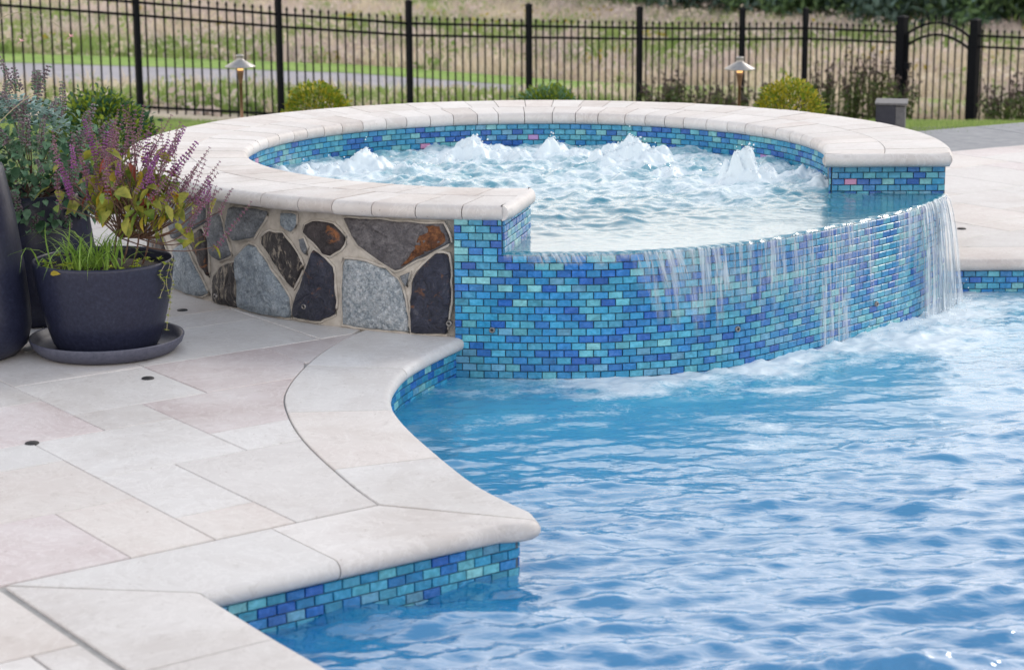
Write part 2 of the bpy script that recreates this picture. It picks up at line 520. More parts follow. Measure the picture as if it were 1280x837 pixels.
def stone_mat(name, stops, sc, spots=None, rough=0.75, dist=1.0, stretch=(1, 1, 1)):
    m, n, l, b = new_mat(name)
    v = coords(n, l, True, stretch)
    a = noise(n, l, v, sc, 8, 0.68, dist)
    r_ = ramp(n, stops); l.new(a.outputs['Fac'], r_.inputs['Fac'])
    col = r_.outputs['Color']
    if spots:
        s2 = noise(n, l, v, spots[0], 5, 0.7, 1.5)
        rs = ramp(n, [(spots[1], (0, 0, 0)), (spots[1] + 0.08, (1, 1, 1))]); l.new(s2.outputs['Fac'], rs.inputs['Fac'])
        col = mixc(n, l, rs.outputs['Color'], col, spots[2])
    f = noise(n, l, v, 130, 4, 0.7)
    rf = ramp(n, [(0.3, (0.42, 0.42, 0.42)), (0.5, (1, 1, 1)), (0.68, (1.55, 1.55, 1.55))]); l.new(f.outputs['Fac'], rf.inputs['Fac'])
    col = mixc(n, l, 0.7, col, rf.outputs['Color'], 'MULTIPLY')
    l.new(col, b.inputs['Base Color'])
    b.inputs['Roughness'].default_value = rough
    bump(n, l, a.outputs['Fac'], b, 1.0, 0.022)
    return m
M['st_grey'] = stone_mat('stone_grey', [(0.3, (0.10, 0.115, 0.14)), (0.6, (0.24, 0.26, 0.29)), (0.8, (0.42, 0.44, 0.47))], 20)
M['st_blue'] = stone_mat('stone_blue_granite', [(0.3, (0.17, 0.215, 0.27)), (0.55, (0.34, 0.40, 0.46)), (0.8, (0.55, 0.60, 0.66))], 26)
M['st_light'] = stone_mat('stone_light_granite', [(0.3, (0.13, 0.18, 0.23)), (0.5, (0.40, 0.45, 0.50)), (0.72, (0.72, 0.75, 0.78))], 55, dist=0.3)
M['st_rust'] = stone_mat('stone_rusty_dark', [(0.3, (0.015, 0.012, 0.015)), (0.6, (0.06, 0.05, 0.055)), (0.8, (0.15, 0.12, 0.12))], 18,
                         (11, 0.56, (0.26, 0.10, 0.035)), 0.5)
M['st_black'] = stone_mat('stone_black_streaked', [(0.3, (0.012, 0.012, 0.016)), (0.52, (0.045, 0.04, 0.045)), (0.58, (0.33, 0.29, 0.24)), (0.8, (0.10, 0.09, 0.09))], 24, None, 0.5, 2.0, (1, 1, 0.45))
M['st_navy'] = stone_mat('stone_dark_blue', [(0.3, (0.01, 0.012, 0.025)), (0.6, (0.035, 0.04, 0.07)), (0.85, (0.20, 0.20, 0.22))], 22,
                         (16, 0.60, (0.17, 0.08, 0.045)), 0.42)
M['st_greyrust'] = stone_mat('stone_grey_rust_edge', [(0.3, (0.07, 0.065, 0.075)), (0.6, (0.17, 0.16, 0.17)), (0.85, (0.28, 0.26, 0.26))], 22,
                             (8, 0.66, (0.30, 0.12, 0.04)))
M['rust'] = stone_mat('stone_rust', [(0.3, (0.04, 0.02, 0.015)), (0.5, (0.16, 0.06, 0.025)), (0.75, (0.36, 0.15, 0.05))], 30)

M['fitting'] = simple('fitting_metal', [(0.3, (0.20, 0.19, 0.19)), (0.7, (0.30, 0.29, 0.28))], 50, 0.4, metal=0.7)
M['fitting_hole'] = simple('fitting_hole', [(0.3, (0.02, 0.02, 0.025)), (0.7, (0.03, 0.03, 0.03))], 30, 0.6)
M['pot'] = simple('planter_resin', [(0.3, (0.013, 0.015, 0.034)), (0.6, (0.022, 0.026, 0.054)), (0.8, (0.042, 0.047, 0.085))], 90, 0.36, bmp=0.25, bdist=0.002, spec=0.4)
M['saucer'] = simple('saucer_resin', [(0.3, (0.060, 0.065, 0.10)), (0.7, (0.10, 0.105, 0.15))], 70, 0.5, bmp=0.25)
M['soil'] = simple('potting_soil', [(0.3, (0.012, 0.009, 0.008)), (0.7, (0.05, 0.037, 0.03))], 60, 0.95, bmp=0.8, bdist=0.01)
M['black_metal'] = simple('black_metal', [(0.3, (0.006, 0.007, 0.010)), (0.7, (0.011, 0.012, 0.016))], 30, 0.5, bmp=0.0, spec=0.05)
M['copper'] = simple('aged_copper', [(0.3, (0.22, 0.12, 0.08)), (0.7, (0.33, 0.20, 0.14))], 60, 0.45, metal=0.6)
M['lamp_cap'] = simple('lamp_cap_metal', [(0.3, (0.30, 0.29, 0.29)), (0.7, (0.40, 0.39, 0.38))], 50, 0.4, metal=0.5)
m, n, l, b = new_mat('lamp_glow')
b.inputs['Base Color'].default_value = (0.9, 0.6, 0.3, 1)
b.inputs['Emission Color'].default_value = (1.0, 0.56, 0.20, 1); b.inputs['Emission Strength'].default_value = 1.5
M['glow'] = m
M['box_dark'] = simple('box_dark', [(0.3, (0.018, 0.02, 0.035)), (0.7, (0.03, 0.033, 0.05))], 30, 0.4)
M['box_pale'] = simple('box_pale', [(0.3, (0.09, 0.09, 0.10)), (0.7, (0.14, 0.14, 0.15))], 30, 0.5)
M['bark'] = simple('bark', [(0.3, (0.05, 0.04, 0.03)), (0.7, (0.12, 0.10, 0.08))], 12, 0.9)

def leaf_mat(name, a, b_, rough=0.45, trans=0.25, sc=9.0, world=True):
    m, n, l, b = new_mat(name)
    v = coords(n, l, world)
    t = noise(n, l, v, sc, 3, 0.6)
    r_ = ramp(n, [(0.32, a), (0.68, b_)])
    l.new(t.outputs['Fac'], r_.inputs['Fac'])
    l.new(r_.outputs['Color'], b.inputs['Base Color'])
    b.inputs['Roughness'].default_value = rough
    b.inputs['Specular IOR Level'].default_value = 0.35
    if trans:
        tr_ = n.new('ShaderNodeBsdfTranslucent'); l.new(r_.outputs['Color'], tr_.inputs['Color'])
        mx_ = n.new('ShaderNodeMixShader'); mx_.inputs[0].default_value = trans
        l.new(b.outputs[0], mx_.inputs[1]); l.new(tr_.outputs[0], mx_.inputs[2])
        l.new(mx_.outputs[0], n['Material Output'].inputs['Surface'])
    return m
M['lf_mint'] = leaf_mat('leaf_grey_green', (0.075, 0.18, 0.10), (0.21, 0.36, 0.23), sc=40)
M['lf_mint2'] = leaf_mat('leaf_dark_green', (0.022, 0.07, 0.035), (0.07, 0.16, 0.08), sc=40)
M['lf_silver'] = leaf_mat('leaf_silver_blue', (0.24, 0.40, 0.38), (0.42, 0.56, 0.54), sc=50, trans=0.1)
M['lf_box'] = leaf_mat('leaf_boxwood', (0.07, 0.16, 0.02), (0.34, 0.42, 0.05), sc=30, rough=0.35)
M['lf_boxy'] = leaf_mat('leaf_boxwood_gold', (0.20, 0.22, 0.02), (0.62, 0.52, 0.05), sc=30, rough=0.35)
M['lf_basil'] = leaf_mat('leaf_olive', (0.16, 0.19, 0.03), (0.42, 0.40, 0.07), sc=30, trans=0.35)
M['lf_olive'] = leaf_mat('leaf_fresh_green', (0.10, 0.19, 0.03), (0.28, 0.38, 0.07), sc=30, trans=0.35)
M['lf_yellow'] = leaf_mat('leaf_yellow', (0.38, 0.30, 0.03), (0.60, 0.46, 0.06), sc=30, trans=0.35)
M['lf_red'] = leaf_mat('leaf_red', (0.22, 0.03, 0.03), (0.40, 0.10, 0.05), sc=30, trans=0.3)
M['lf_grass'] = leaf_mat('blade_green', (0.14, 0.30, 0.04), (0.34, 0.50, 0.10), sc=20, trans=0.3)
M['lf_sedum'] = leaf_mat('leaf_lime', (0.26, 0.36, 0.02), (0.46, 0.52, 0.06), sc=40, trans=0.3)
M['fl_purple'] = leaf_mat('flower_purple', (0.15, 0.05, 0.11), (0.36, 0.15, 0.25), sc=60, trans=0.15)
M['fl_violet'] = leaf_mat('flower_violet', (0.20, 0.05, 0.24), (0.46, 0.15, 0.44), sc=60, trans=0.2)
M['fl_dust'] = leaf_mat('flower_dusty', (0.10, 0.075, 0.095), (0.26, 0.20, 0.235), sc=60, trans=0.1)
M['fl_pink'] = leaf_mat('flower_pink', (0.75, 0.30, 0.36), (0.85, 0.55, 0.58), sc=60)
M['stem'] = leaf_mat('stem_brown', (0.10, 0.05, 0.04), (0.20, 0.12, 0.09), trans=0)
M['stem_pale'] = leaf_mat('stem_pale', (0.30, 0.26, 0.16), (0.42, 0.38, 0.26), trans=0)
M['lf_tree'] = leaf_mat('leaf_tree_blue', (0.055, 0.105, 0.090), (0.17, 0.26, 0.22), sc=1.3, trans=0.2)
M['lf_tree2'] = leaf_mat('leaf_tree_green', (0.05, 0.12, 0.055), (0.20, 0.31, 0.13), sc=1.3, trans=0.2)
M['lf_shrub'] = leaf_mat('leaf_shrub', (0.05, 0.10, 0.025), (0.16, 0.21, 0.06), sc=5)
M['lf_shrubred'] = leaf_mat('seed_dark', (0.040, 0.026, 0.024), (0.10, 0.065, 0.055), sc=5, trans=0)
M['gr_tan'] = leaf_mat('grass_tan', (0.56, 0.48, 0.37), (0.80, 0.72, 0.58), sc=0.7, rough=0.7)
M['gr_mauve'] = leaf_mat('grass_mauve', (0.50, 0.42, 0.39), (0.74, 0.64, 0.59), sc=0.5, rough=0.7)
M['gr_green'] = leaf_mat('grass_green', (0.17, 0.28, 0.07), (0.36, 0.46, 0.15), sc=0.6, rough=0.6)
M['gr_yellow'] = leaf_mat('grass_goldenrod', (0.32, 0.26, 0.03), (0.50, 0.40, 0.05), sc=0.6, rough=0.6)

# lawn, meadow and road surfaces
m, n, l, b = new_mat('lawn')
v = coords(n, l, True)
n1 = noise(n, l, v, 0.8, 5, 0.6); n2 = noise(n, l, v, 45, 4, 0.7)
r1 = ramp(n, [(0.35, (0.08, 0.13, 0.03)), (0.6, (0.13, 0.19, 0.055)), (0.8, (0.20, 0.23, 0.09))]); l.new(n1.outputs['Fac'], r1.inputs['Fac'])
r2 = ramp(n, [(0.3, (0.55, 0.55, 0.5)), (0.7, (1.2, 1.2, 1.1))]); l.new(n2.outputs['Fac'], r2.inputs['Fac'])
l.new(mixc(n, l, 0.8, r1.outputs['Color'], r2.outputs['Color'], 'MULTIPLY'), b.inputs['Base Color'])
b.inputs['Roughness'].default_value = 0.9
bump(n, l, n2.outputs['Fac'], b, 0.8, 0.02)
M['lawn'] = m
m, n, l, b = new_mat('meadow_ground')
v = coords(n, l, True)
n1 = noise(n, l, v, 0.22, 6, 0.65, 0.5); n2 = noise(n, l, v, 6, 5, 0.7)
r1 = ramp(n, [(0.30, (0.26, 0.33, 0.12)), (0.45, (0.46, 0.41, 0.28)), (0.6, (0.50, 0.43, 0.36)), (0.75, (0.60, 0.52, 0.38))]); l.new(n1.outputs['Fac'], r1.inputs['Fac'])
r2 = ramp(n, [(0.3, (0.6, 0.6, 0.6)), (0.7, (1.15, 1.15, 1.1))]); l.new(n2.outputs['Fac'], r2.inputs['Fac'])
l.new(mixc(n, l, 0.8, r1.outputs['Color'], r2.outputs['Color'], 'MULTIPLY'), b.inputs['Base Color'])
b.inputs['Roughness'].default_value = 0.95
M['meadow'] = m
M['verge'] = simple('mown_verge', [(0.3, (0.15, 0.28, 0.04)), (0.7, (0.28, 0.40, 0.08))], 3.0, 0.9, detail=7)
M['road'] = simple('road_gravel', [(0.3, (0.30, 0.29, 0.32)), (0.7, (0.40, 0.385, 0.42))], 2.0, 0.9, detail=7)

# ------------------------------------------------------------------ site dimensions
ZC, TH = 0.485, 0.056          # top and thickness of the hot tub coping
ZU = ZC - TH                   # underside of it
ZL, ZW = 0.305, -0.145         # overflow lip, pool water
XC, YC = 0.108, 8.949
ROW, BRK = 0.0265, 0.0525      # tile pitch
U = Vector((0.806, 0.592)); V = Vector((-0.592, 0.806)); O = Vector((-1.207, 4.578))
def UV(u, v): return O + U * u + V * v

# ------------------------------------------------------------------ terrain
FPOST = [(-4.251, 23.552, -1.048), (-2.754, 24.605, -1.26), (-1.258, 25.659, -1.448), (0.239, 26.712, -1.562),
         (1.735, 27.765, -1.67), (3.232, 28.818, -1.764), (4.21, 29.5, -1.81), (5.37, 28.3, -1.78), (6.19, 27.5, -1.775), (9.5, 24.3, -1.74)]
def fence_line(x):
    P = [(-12.0, 18.1, -0.45)] + FPOST + [(16, 18.0, -1.6)]
    xs = [p[0] for p in P]
    return np.interp(x, xs, [p[1] for p in P]), np.interp(x, xs, [p[2] for p in P])
def gz(x, y):
    x, y = np.asarray(x, float), np.asarray(y, float)
    fy, fz = fence_line(x)
    t = np.clip((y - 13.9) / np.maximum(fy - 13.9, 0.5), 0, 1)
    z = -0.05 + (fz + 0.05) * t
    zr = np.interp(x, [-9, -3, 1, 6], [-1.60, -1.86, -2.06, -2.03])
    t2 = np.clip((y - fy) / 9.0, 0, 1)
    t2 = t2 * t2 * (3 - 2 * t2)
    z = np.where(y > fy, fz + (zr - fz) * t2, z)
    return z
def gz1(x, y): return float(gz(x, y))

def grid_mesh(xs, ys, zf):
    X, Y = np.meshgrid(xs, ys, indexing='xy')
    Z = zf(X, Y)
    nx, ny = len(xs), len(ys)
    idx = np.arange(nx * ny).reshape(ny, nx)
    F = np.stack([idx[:-1, :-1], idx[:-1, 1:], idx[1:, 1:], idx[1:, :-1]], -1).reshape(-1, 4)
    return np.stack([X, Y, Z], -1).reshape(-1, 3), F

def cut_faces(Vv, F, keep):
    c = Vv[F].mean(1)
    return F[keep(c[:, 0], c[:, 1])]

# ground: one sheet to the horizon, lawn inside the fence, meadow beyond it, with the pool yard left open
xs = np.unique(np.concatenate([[-900, -400, -200, -90, -50, -30], np.arange(-18, 18.1, 0.4), [26, 40, 80, 200, 400, 900]]))
ys = np.unique(np.concatenate([[-60, -20, -6], np.arange(0, 46, 0.4), np.arange(46, 90, 2.0), [120, 200, 400, 900, 1500]]))
Vg, Fg = grid_mesh(xs, ys, gz)
cx_, cy_ = Vg[Fg].mean(1)[:, 0], Vg[Fg].mean(1)[:, 1]
inpool = (cx_ > -0.6) & (cx_ < 8.2) & (cy_ > -0.2) & (cy_ < 8.6)
Fg = Fg[~((cx_ > -3.4) & (cx_ < 8.2) & (cy_ > -0.2) & (cy_ < 10.4))]
c = Vg[Fg].mean(1)
tag(link('ground', np_mesh('ground', Vg, Fg, [M['lawn'], M['meadow']], True, (c[:, 1] > fence_line(c[:, 0])[0] - 0.2).astype(int))), kind='structure')

def strip(name, xs_, near, far, dz, mat):
    xx = np.linspace(xs_[0], xs_[-1], 90)
    a, b_ = np.interp(xx, xs_, near), np.interp(xx, xs_, far)
    vs, fs = [], []
    K = 7
    for i, x in enumerate(xx):
        for k in range(K + 1):
            y = a[i] + (b_[i] - a[i]) * k / K
            vs.append((x, y, gz1(x, y) + dz))
    for i in range(len(xx) - 1):
        for k in range(K):
            fs.append((i * (K + 1) + k, (i + 1) * (K + 1) + k, (i + 1) * (K + 1) + k + 1, i * (K + 1) + k + 1))
    tag(link(name, np_mesh(name, np.array(vs), np.array(fs), mat)), kind='structure')
RX = [-16, -9, -3, 1, 4, 7, 12]
RN = [32.8, 33.4, 34.5, 34.6, 33.0, 31.0, 28.0]
RF = [36.6, 37.0, 37.5, 36.3, 34.4, 32.4, 29.2]
strip('road', RX, RN, RF, 0.03, M['road'])
strip('grass_verge', RX, [y + 0.02 for y in RF], [y + d for y, d in zip(RF, (1.9, 1.9, 1.7, 1.6, 1.4, 1.3, 1.2))], 0.035, M['verge'])

# ------------------------------------------------------------------ pool shell
NOSE_C = [UV(0.355, -5.2), UV(0.358, -2.5), UV(0.362, -0.40)]
NOSE_A = [UV(0.366, -0.338), UV(0.8, -0.342), UV(1.22, -0.350)]
EDGE_B = [(0.071, 5.046), (0.075, 5.10), (-0.09, 5.385), (-0.261, 5.839), (-0.347, 6.117), (-0.385, 6.316), (-0.388, 6.506), (-0.353, 6.752), (-0.267, 7.00), (-0.170, 7.215)]
EDGE_Bs = catmull(EDGE_B[1:], 8)
nose_corner = catmull([UV(1.22, -0.350), (0.045, 5.030), (0.072, 5.058), EDGE_B[1]], 4)
JOINT = catmull([(-0.352, 5.206), (-0.44, 5.392), (-0.60, 5.802), (-0.688, 6.124), (-0.73, 6.428), (-0.697, 6.819), (-0.62, 7.15), (-0.52, 7.40)], 8)
nose_path = Path([*NOSE_A[:2], *nose_corner, *EDGE_Bs[1:]])
OVER = 0.038
CORNER = Vector((0.010, 5.086))
wallA = Path([UV(0.366 - OVER, -0.338 + OVER), CORNER])
wallB = Path([CORNER] + [tuple(p) for p in Path(EDGE_Bs[1:]).offset(-OVER).p if p.y > 5.30])
wallC = Path([UV(0.355 - OVER, -5.2), UV(0.366 - OVER, -0.338 + OVER)])
wallR = Path([(1.80, 8.735), (8.0, 8.735)])

pool = tag(empty('pool_shell'), kind='structure')
def wall_ext(mb, path, z0, z1, m=0):
    k = len(path.p)
    vs = [(p.x, p.y, z0) for p in path.p] + [(p.x, p.y, z1) for p in path.p]
    mb.add(vs, [(i, i + 1, k + i + 1, k + i) for i in range(k - 1)], m)
mb = MB()
for pth in (wallA, wallB, wallC, wallR): wall_ext(mb, pth, -1.3, -0.05)
wall_ext(mb, Path([UV(0.32, -5.2), UV(0.32, -5.2) + Vector((9, -0.5)), (8.0, 8.735)]), -1.3, -0.02)
pw = mb.build('pool_wall', [M['plaster']], pool)
mb = MB()
mb.add([(-2.5, -0.6, -0.95), (9.5, -0.6, -0.95), (9.5, 9.2, -0.95), (-2.5, 9.2, -0.95)], [(0, 1, 2, 3)])
mb.build('pool_floor', [M['plaster']], pool)
# the submerged grout bed behind the waterline tiles
mb = MB()
for pth in (wallA, wallB, wallC, wallR): wall_ext(mb, pth.offset(0.003), -0.20, -0.05)
mb.build('grout_bed', [M['grout']], pool)

# ---- glass tiles
def tile_geo(w, h, t=0.008, c=0.0016):
    x, z = w / 2, h / 2
    vs = [(-x, 0, -z), (x, 0, -z), (x, 0, z), (-x, 0, z),
          (-x, -t + c, -z), (x, -t + c, -z), (x, -t + c, z), (-x, -t + c, z),
          (-x + c, -t, -z + c), (x - c, -t, -z + c), (x - c, -t, z - c), (-x + c, -t, z - c)]
    fs = []
    for i in range(4):
        j = (i + 1) % 4
        fs.append((i, j, 4 + j, 4 + i)); fs.append((4 + i, 4 + j, 8 + j, 8 + i))
    fs.append((8, 9, 10, 11))
    return vs, fs
TW, THT = BRK - 0.0032, ROW - 0.0032
_tmesh = {}
def tile_mesh(mi, w):
    key = (mi, round(w, 3))
    if key not in _tmesh:
        mb = MB(); vs, fs = tile_geo(w, THT); mb.add(vs, fs)
        _tmesh[key] = mb.mesh('tile', (TM + TM_ROSE)[mi])
    return _tmesh[key]
trng = random.Random(3)
def lay_tiles(path, z_top, rows, budget=None, s0=0.0, s1=None, phase=0.0, rose=0.0, start=0):
    """running bond on a vertical wall; gives (matrix, material, width) for each tile"""
    s1 = path.L if s1 is None else s1
    out = []
    for r_ in range(start, rows):
        z = z_top - (r_ + 0.5) * ROW
        s = s0 - (BRK / 2 if (r_ % 2) else 0) + phase
        while s < s1:
            a, b_ = max(s, s0), min(s + BRK, s1)
            w = b_ - a - (BRK - TW)
            if w > 0.008:
                c_ = (a + b_) / 2
                p, t = path.at(c_), path.tan(c_, max(0.01, w / 2))
                nrm = Vector((t.y, -t.x))
                tilt = trng.uniform(-0.012, 0.012); tilt2 = trng.uniform(-0.012, 0.012)
                X = Vector((t.x, t.y, 0)); Yv = Vector((-nrm.x, -nrm.y, 0)); Zv = Vector((0, 0, 1))
                Mx = Matrix((X, Yv, Zv)).transposed().to_4x4() @ Euler((tilt, 0, tilt2)).to_matrix().to_4x4()
                pp = p + nrm * (0.001 + trng.uniform(0, 0.0012))
                Mx.translation = (pp.x, pp.y, z)
                mi = trng.randrange(len(TM))
                if rose and trng.random() < rose: mi = len(TM) + trng.randrange(2)
                out.append((Mx, mi, w))
            s += BRK
    return out
def place_tiles(lst, parent):
    for Mx, mi, w in lst:
        o = link('tile', tile_mesh(mi, w if abs(w - TW) > 0.002 else TW), parent)
        o.matrix_local = Mx
def tiles_joined(name, lst, parent):
    mb = MB()
    for Mx, mi, w in lst:
        vs, fs = tile_geo(w, THT)
        mb.add([Mx @ Vector(q) for q in vs], fs, mi)
    return mb.build(name, TM + TM_ROSE, parent, kind='stuff')

place_tiles(lay_tiles(wallA, -0.054, 5), pool)
place_tiles(lay_tiles(wallB, -0.054, 5), pool)
place_tiles(lay_tiles(wallR, -0.054, 4, s1=0.75), pool)
tiles_joined('tile_band', lay_tiles(wallR, -0.054, 4, s0=0.7875) + lay_tiles(wallC, -0.054, 5, s0=0.0), pool)

# ------------------------------------------------------------------ patio: joint bed, paving stones, coping stones
patio = tag(empty('patio'), kind='structure')
bed = [UV(0.34, -5.1), UV(0.34, -0.31), UV(1.22, -0.30)] + [tuple(p) for p in Path(EDGE_Bs[2:]).offset(-0.03).p] + \
      [(-0.15, 7.5), (-0.9, 8.2), (-1.35, 9.0), (-1.2, 10.3), (-3.6, 10.3), (-6.5, 6.0), (-3.6, -1.0)]
mb = MB()
bedv = [(p[0], p[1]) for p in bed]
mb.add([(x, y, -0.007) for x, y in bedv] , [tuple(range(len(bedv)))])
mb.add([(x, y, -0.06) for x, y in bedv] , [tuple(range(len(bedv)))[::-1]])
bo = mb.build('joint_bed', [M['joint']], patio)
bm = bmesh.new(); bm.from_mesh(bo.data); bmesh.ops.triangulate(bm, faces=bm.faces); bm.to_mesh(bo.data); bm.free()

GU, GV = 0.2335, 0.227
def cell(i, j): return (0.34 + GU * i, GV * j)
jp = sorted([((p - O).dot(V), (p - O).dot(U)) for p in JOINT])
def uj(v): return float(np.interp(v, [a for a, _ in jp], [b for _, b in jp]))
traced = [(-3, 0, 0, 2), (-6, -3, 0, 2), (0, 1, 0, 2), (1, 2, 0, 1), (1, 2, 1, 3), (-2, 1, 2, 4), (-5, -2, 2, 5), (-1, 1, 4, 5), (-2, -1, 4, 5),
          (1, 3, 3, 5), (0, 2, 5, 7), (-2, 0, 5, 7), (2, 3, 5, 6), (2, 4, 6, 8), (3, 99, 3, 4), (3, 99, 4, 6), (2, 99, 0, 3), (4, 6, 6, 8),
          (6, 99, 6, 8), (4, 7, 8, 10), (7, 99, 8, 11), (5, 7, 10, 11), (2, 4, 8, 10), (0, 2, 7, 9), (3, 5, 10, 12), (5, 8, 11, 13)]
kinds = {(-3, 0, 0, 2): 'trav_pink', (0, 2, 5, 7): 'trav_pink', (4, 6, 6, 8): 'trav_pink', (3, 99, 4, 6): 'trav_pink', (-2, 1, 2, 4): 'trav_cream',
         (0, 1, 0, 2): 'trav_cream', (1, 2, 0, 1): 'trav_cream', (2, 99, 0, 3): 'trav_ivory', (1, 3, 3, 5): 'trav_white', (1, 2, 1, 3): 'trav_white',
         (2, 4, 6, 8): 'trav_white', (3, 99, 3, 4): 'trav_white', (-1, 1, 4, 5): 'trav_white', (4, 7, 8, 10): 'trav_white', (2, 3, 5, 6): 'trav_ivory'}
occ = set()
stones = []
for t in traced:
    stones.append(t)
    for i in range(t[0], min(t[1], 12)):
        for j in range(t[2], t[3]): occ.add((i, j))
frng = random.Random(8)
for j in range(0, 24):
    for i in range(-15, 12):
        if (i, j) in occ: continue
        for (a, b_) in frng.sample([(3, 2), (2, 2), (2, 3), (2, 1), (1, 2)], 5) + [(1, 1)]:
            cells = [(i + x, j + y) for x in range(a) for y in range(b_)]
            if not any(c_ in occ for c_ in cells):
                occ.update(cells); stones.append((i, i + a, j, j + b_)); break
G = 0.0018
def paving(poly, mat, z=0.0):
    mb = MB(); mb.prism([tuple(p) for p in poly], -0.03, z + frng.uniform(-0.0008, 0.0008), 0.0022)
    return mb.build('paving_stone', [M[mat]], patio)
MK = ['trav_ivory', 'trav_white', 'trav_cream', 'trav_white', 'trav_ivory', 'trav_pink']
for (i0, i1, j0, j1) in stones:
    u0, v0 = cell(i0, j0); u1, v1 = cell(i1, j1)
    u0 += G; v0 += G; u1 -= G; v1 -= G
    if j0 == 0: v0 = 0.007
    if v0 > 1.85 + 0.2 and u0 > 2.6: continue
    if u0 > uj(max(v1, 0)) - 0.03 and v0 < 2.0 and j0 != 8: continue
    if (i0, i1, j0, j1) == (7, 99, 8, 11):
        paving([UV(1.978, 1.822), UV(2.11, 1.822), UV(2.2, 1.885), UV(2.5, 1.885), UV(2.5, 2.49), UV(1.978, 2.49)], 'trav_white'); continue
    if v1 < 2.02:
        vv_ = np.linspace(v0, v1, 9)
        right = [min(u1, uj(q) - 0.006) for q in vv_]
        if min(right) <= u0 + 0.01:
            keep_ = [(r_, q) for r_, q in zip(right, vv_) if r_ > u0 + 0.012]
            if len(keep_) < 2: continue
            poly = [UV(u0, keep_[0][1])] + [UV(r_, q) for r_, q in keep_] + [UV(u0, keep_[-1][1])]
        elif max(right) - min(right) < 1e-6:
            poly = [UV(u0, v0), UV(u1, v0), UV(u1, v1), UV(u0, v1)]
        else:
            poly = [UV(u0, v0)] + [UV(r_, q) for r_, q in zip(right, vv_)] + [UV(u0, v1)]
    else:
        poly = [UV(u0, v0), UV(u1, v0), UV(u1, v1), UV(u0, v1)]
    cen = sum((Vector(p) for p in poly), Vector((0, 0))) / len(poly)
    if (cen - Vector((XC, YC))).length < 1.45 or cen.y > 10.35 or cen.x < -5.6: continue
    paving(poly, kinds.get((i0, i1, j0, j1)) or frng.choice(MK))
# stones to the near left of the dark joint
u = -0.012
lowrows = [(-0.010, -0.456), (-0.462, -0.92), (-0.926, -1.38), (-1.386, -1.84), (-1.846, -2.3)]
for r_, (va, vb) in enumerate(lowrows):
    u = -0.008
    widths = [[0.70, 0.47, 0.70, 0.47], [0.113, 0.70, 0.47, 0.70, 0.35], [0.47, 0.70, 0.47, 0.7], [0.7, 0.47, 0.7, 0.47], [0.47, 0.47, 0.7, 0.7]][r_]
    for w in widths:
        paving([UV(u - w + 0.003, vb), UV(u - 0.003, vb), UV(u - 0.003, va), UV(u - w + 0.003, va)], frng.choice(['trav_cream', 'trav_pink', 'trav_ivory']))
        u -= w
# coping stones: cross-section swept from the joint (inner) to the rounded nose (outer)
def coping_stone(inner, outer, ztop, th, parent, mat, gap=0.0018, nose=0.026, end_round=False):
    """inner, outer: equal length lists of plan points"""
    k = len(inner)
    prof = [(0.0, -th + 0.004), (0.0, -0.002), (0.002, 0.0)]      # (absolute offset from inner, z)
    rows = []
    seg = 7
    # shrink along length by the joint gap
    def shrink(L):
        L = [Vector((p[0], p[1])) for p in L]
        d0 = (L[1] - L[0]); d1 = (L[-2] - L[-1])
        if d0.length > gap: L[0] = L[0] + d0.normalized() * gap
        if d1.length > gap: L[-1] = L[-1] + d1.normalized() * gap
        return L
    inner, outer = shrink(inner), shrink(outer)
    for a, b_ in zip(inner, outer):
        d = (b_ - a); W = d.length; d.normalize()
        pr = [(0.0, -th), (0.0, -0.003), (0.003, 0.0), ((W - nose) * 0.5 + 0.0015, 0.0)]
        for q in range(seg + 1):
            an = PI / 2 - PI * q / seg
            pr.append((W - nose + nose * math.cos(an), -th / 2 + th / 2 * math.sin(an)))
        rows.append([(a.x + d.x * o_, a.y + d.y * o_, ztop + z) for o_, z in pr])
    n = len(rows[0])
    mb = MB()
    vs = [p for r_ in rows for p in r_]
    fs = []
    for i in range(k - 1):
        for j in range(n):
            j2 = (j + 1) % n
            fs.append((i * n + j, (i + 1) * n + j, (i + 1) * n + j2, i * n + j2))
    fs.append(tuple(range(n))); fs.append(tuple((k - 1) * n + j for j in reversed(range(n))))
    mb.add(vs, fs)
    me = fix_normals(mb.mesh('coping_stone', [M[mat]]))
    for p in me.polygons: p.use_smooth = len(p.vertices) == 4
    me.set_sharp_from_angle(angle=R(38))
    return link('coping_stone', me, parent)

def between(path, a, b_, n=6):
    return [path.at(a + (b_ - a) * i / (n - 1)) for i in range(n)]
def nearest_s(path, p):
    p = Vector((p[0], p[1]))
    return min(((path.at(path.L * i / 600) - p).length, path.L * i / 600) for i in range(601))[1]
PJ = 0.004
# strip C (runs towards the camera)
cv = [-0.0, -0.69, -1.30, -1.92, -2.5, -3.1, -3.7, -4.3, -4.9]
for a, b_ in zip(cv, cv[1:]):
    if a == 0.0: inn = [UV(0.010, b_), UV(0.010, -0.012)]; outn = [UV(0.356, b_), UV(0.362, -0.338)]
    else: inn = [UV(0.010, b_), UV(0.010, a)]; outn = [UV(0.356, b_), UV(0.356, a)]
    coping_stone(inn, outn, 0.001, 0.05, patio, frng.choice(['trav_white', 'trav_ivory']))
# strip A (faces the camera)
coping_stone([UV(0.016, -0.006), UV(0.4, -0.006), UV(0.727, -0.006)], [UV(0.366, -0.338), UV(0.55, -0.340), UV(0.727, -0.342)], 0.001, 0.05, patio, 'trav_white')
outA = [UV(0.727, -0.342), UV(0.95, -0.345), UV(1.12, -0.348)] + [Vector((p[0], p[1])) for p in nose_corner[:9]]
innA = [UV(0.727 + (1.050 - 0.727) * i / (len(outA) - 1), -0.006) for i in range(len(outA))]
coping_stone(innA, outA, 0.001, 0.05, patio, 'trav_ivory')
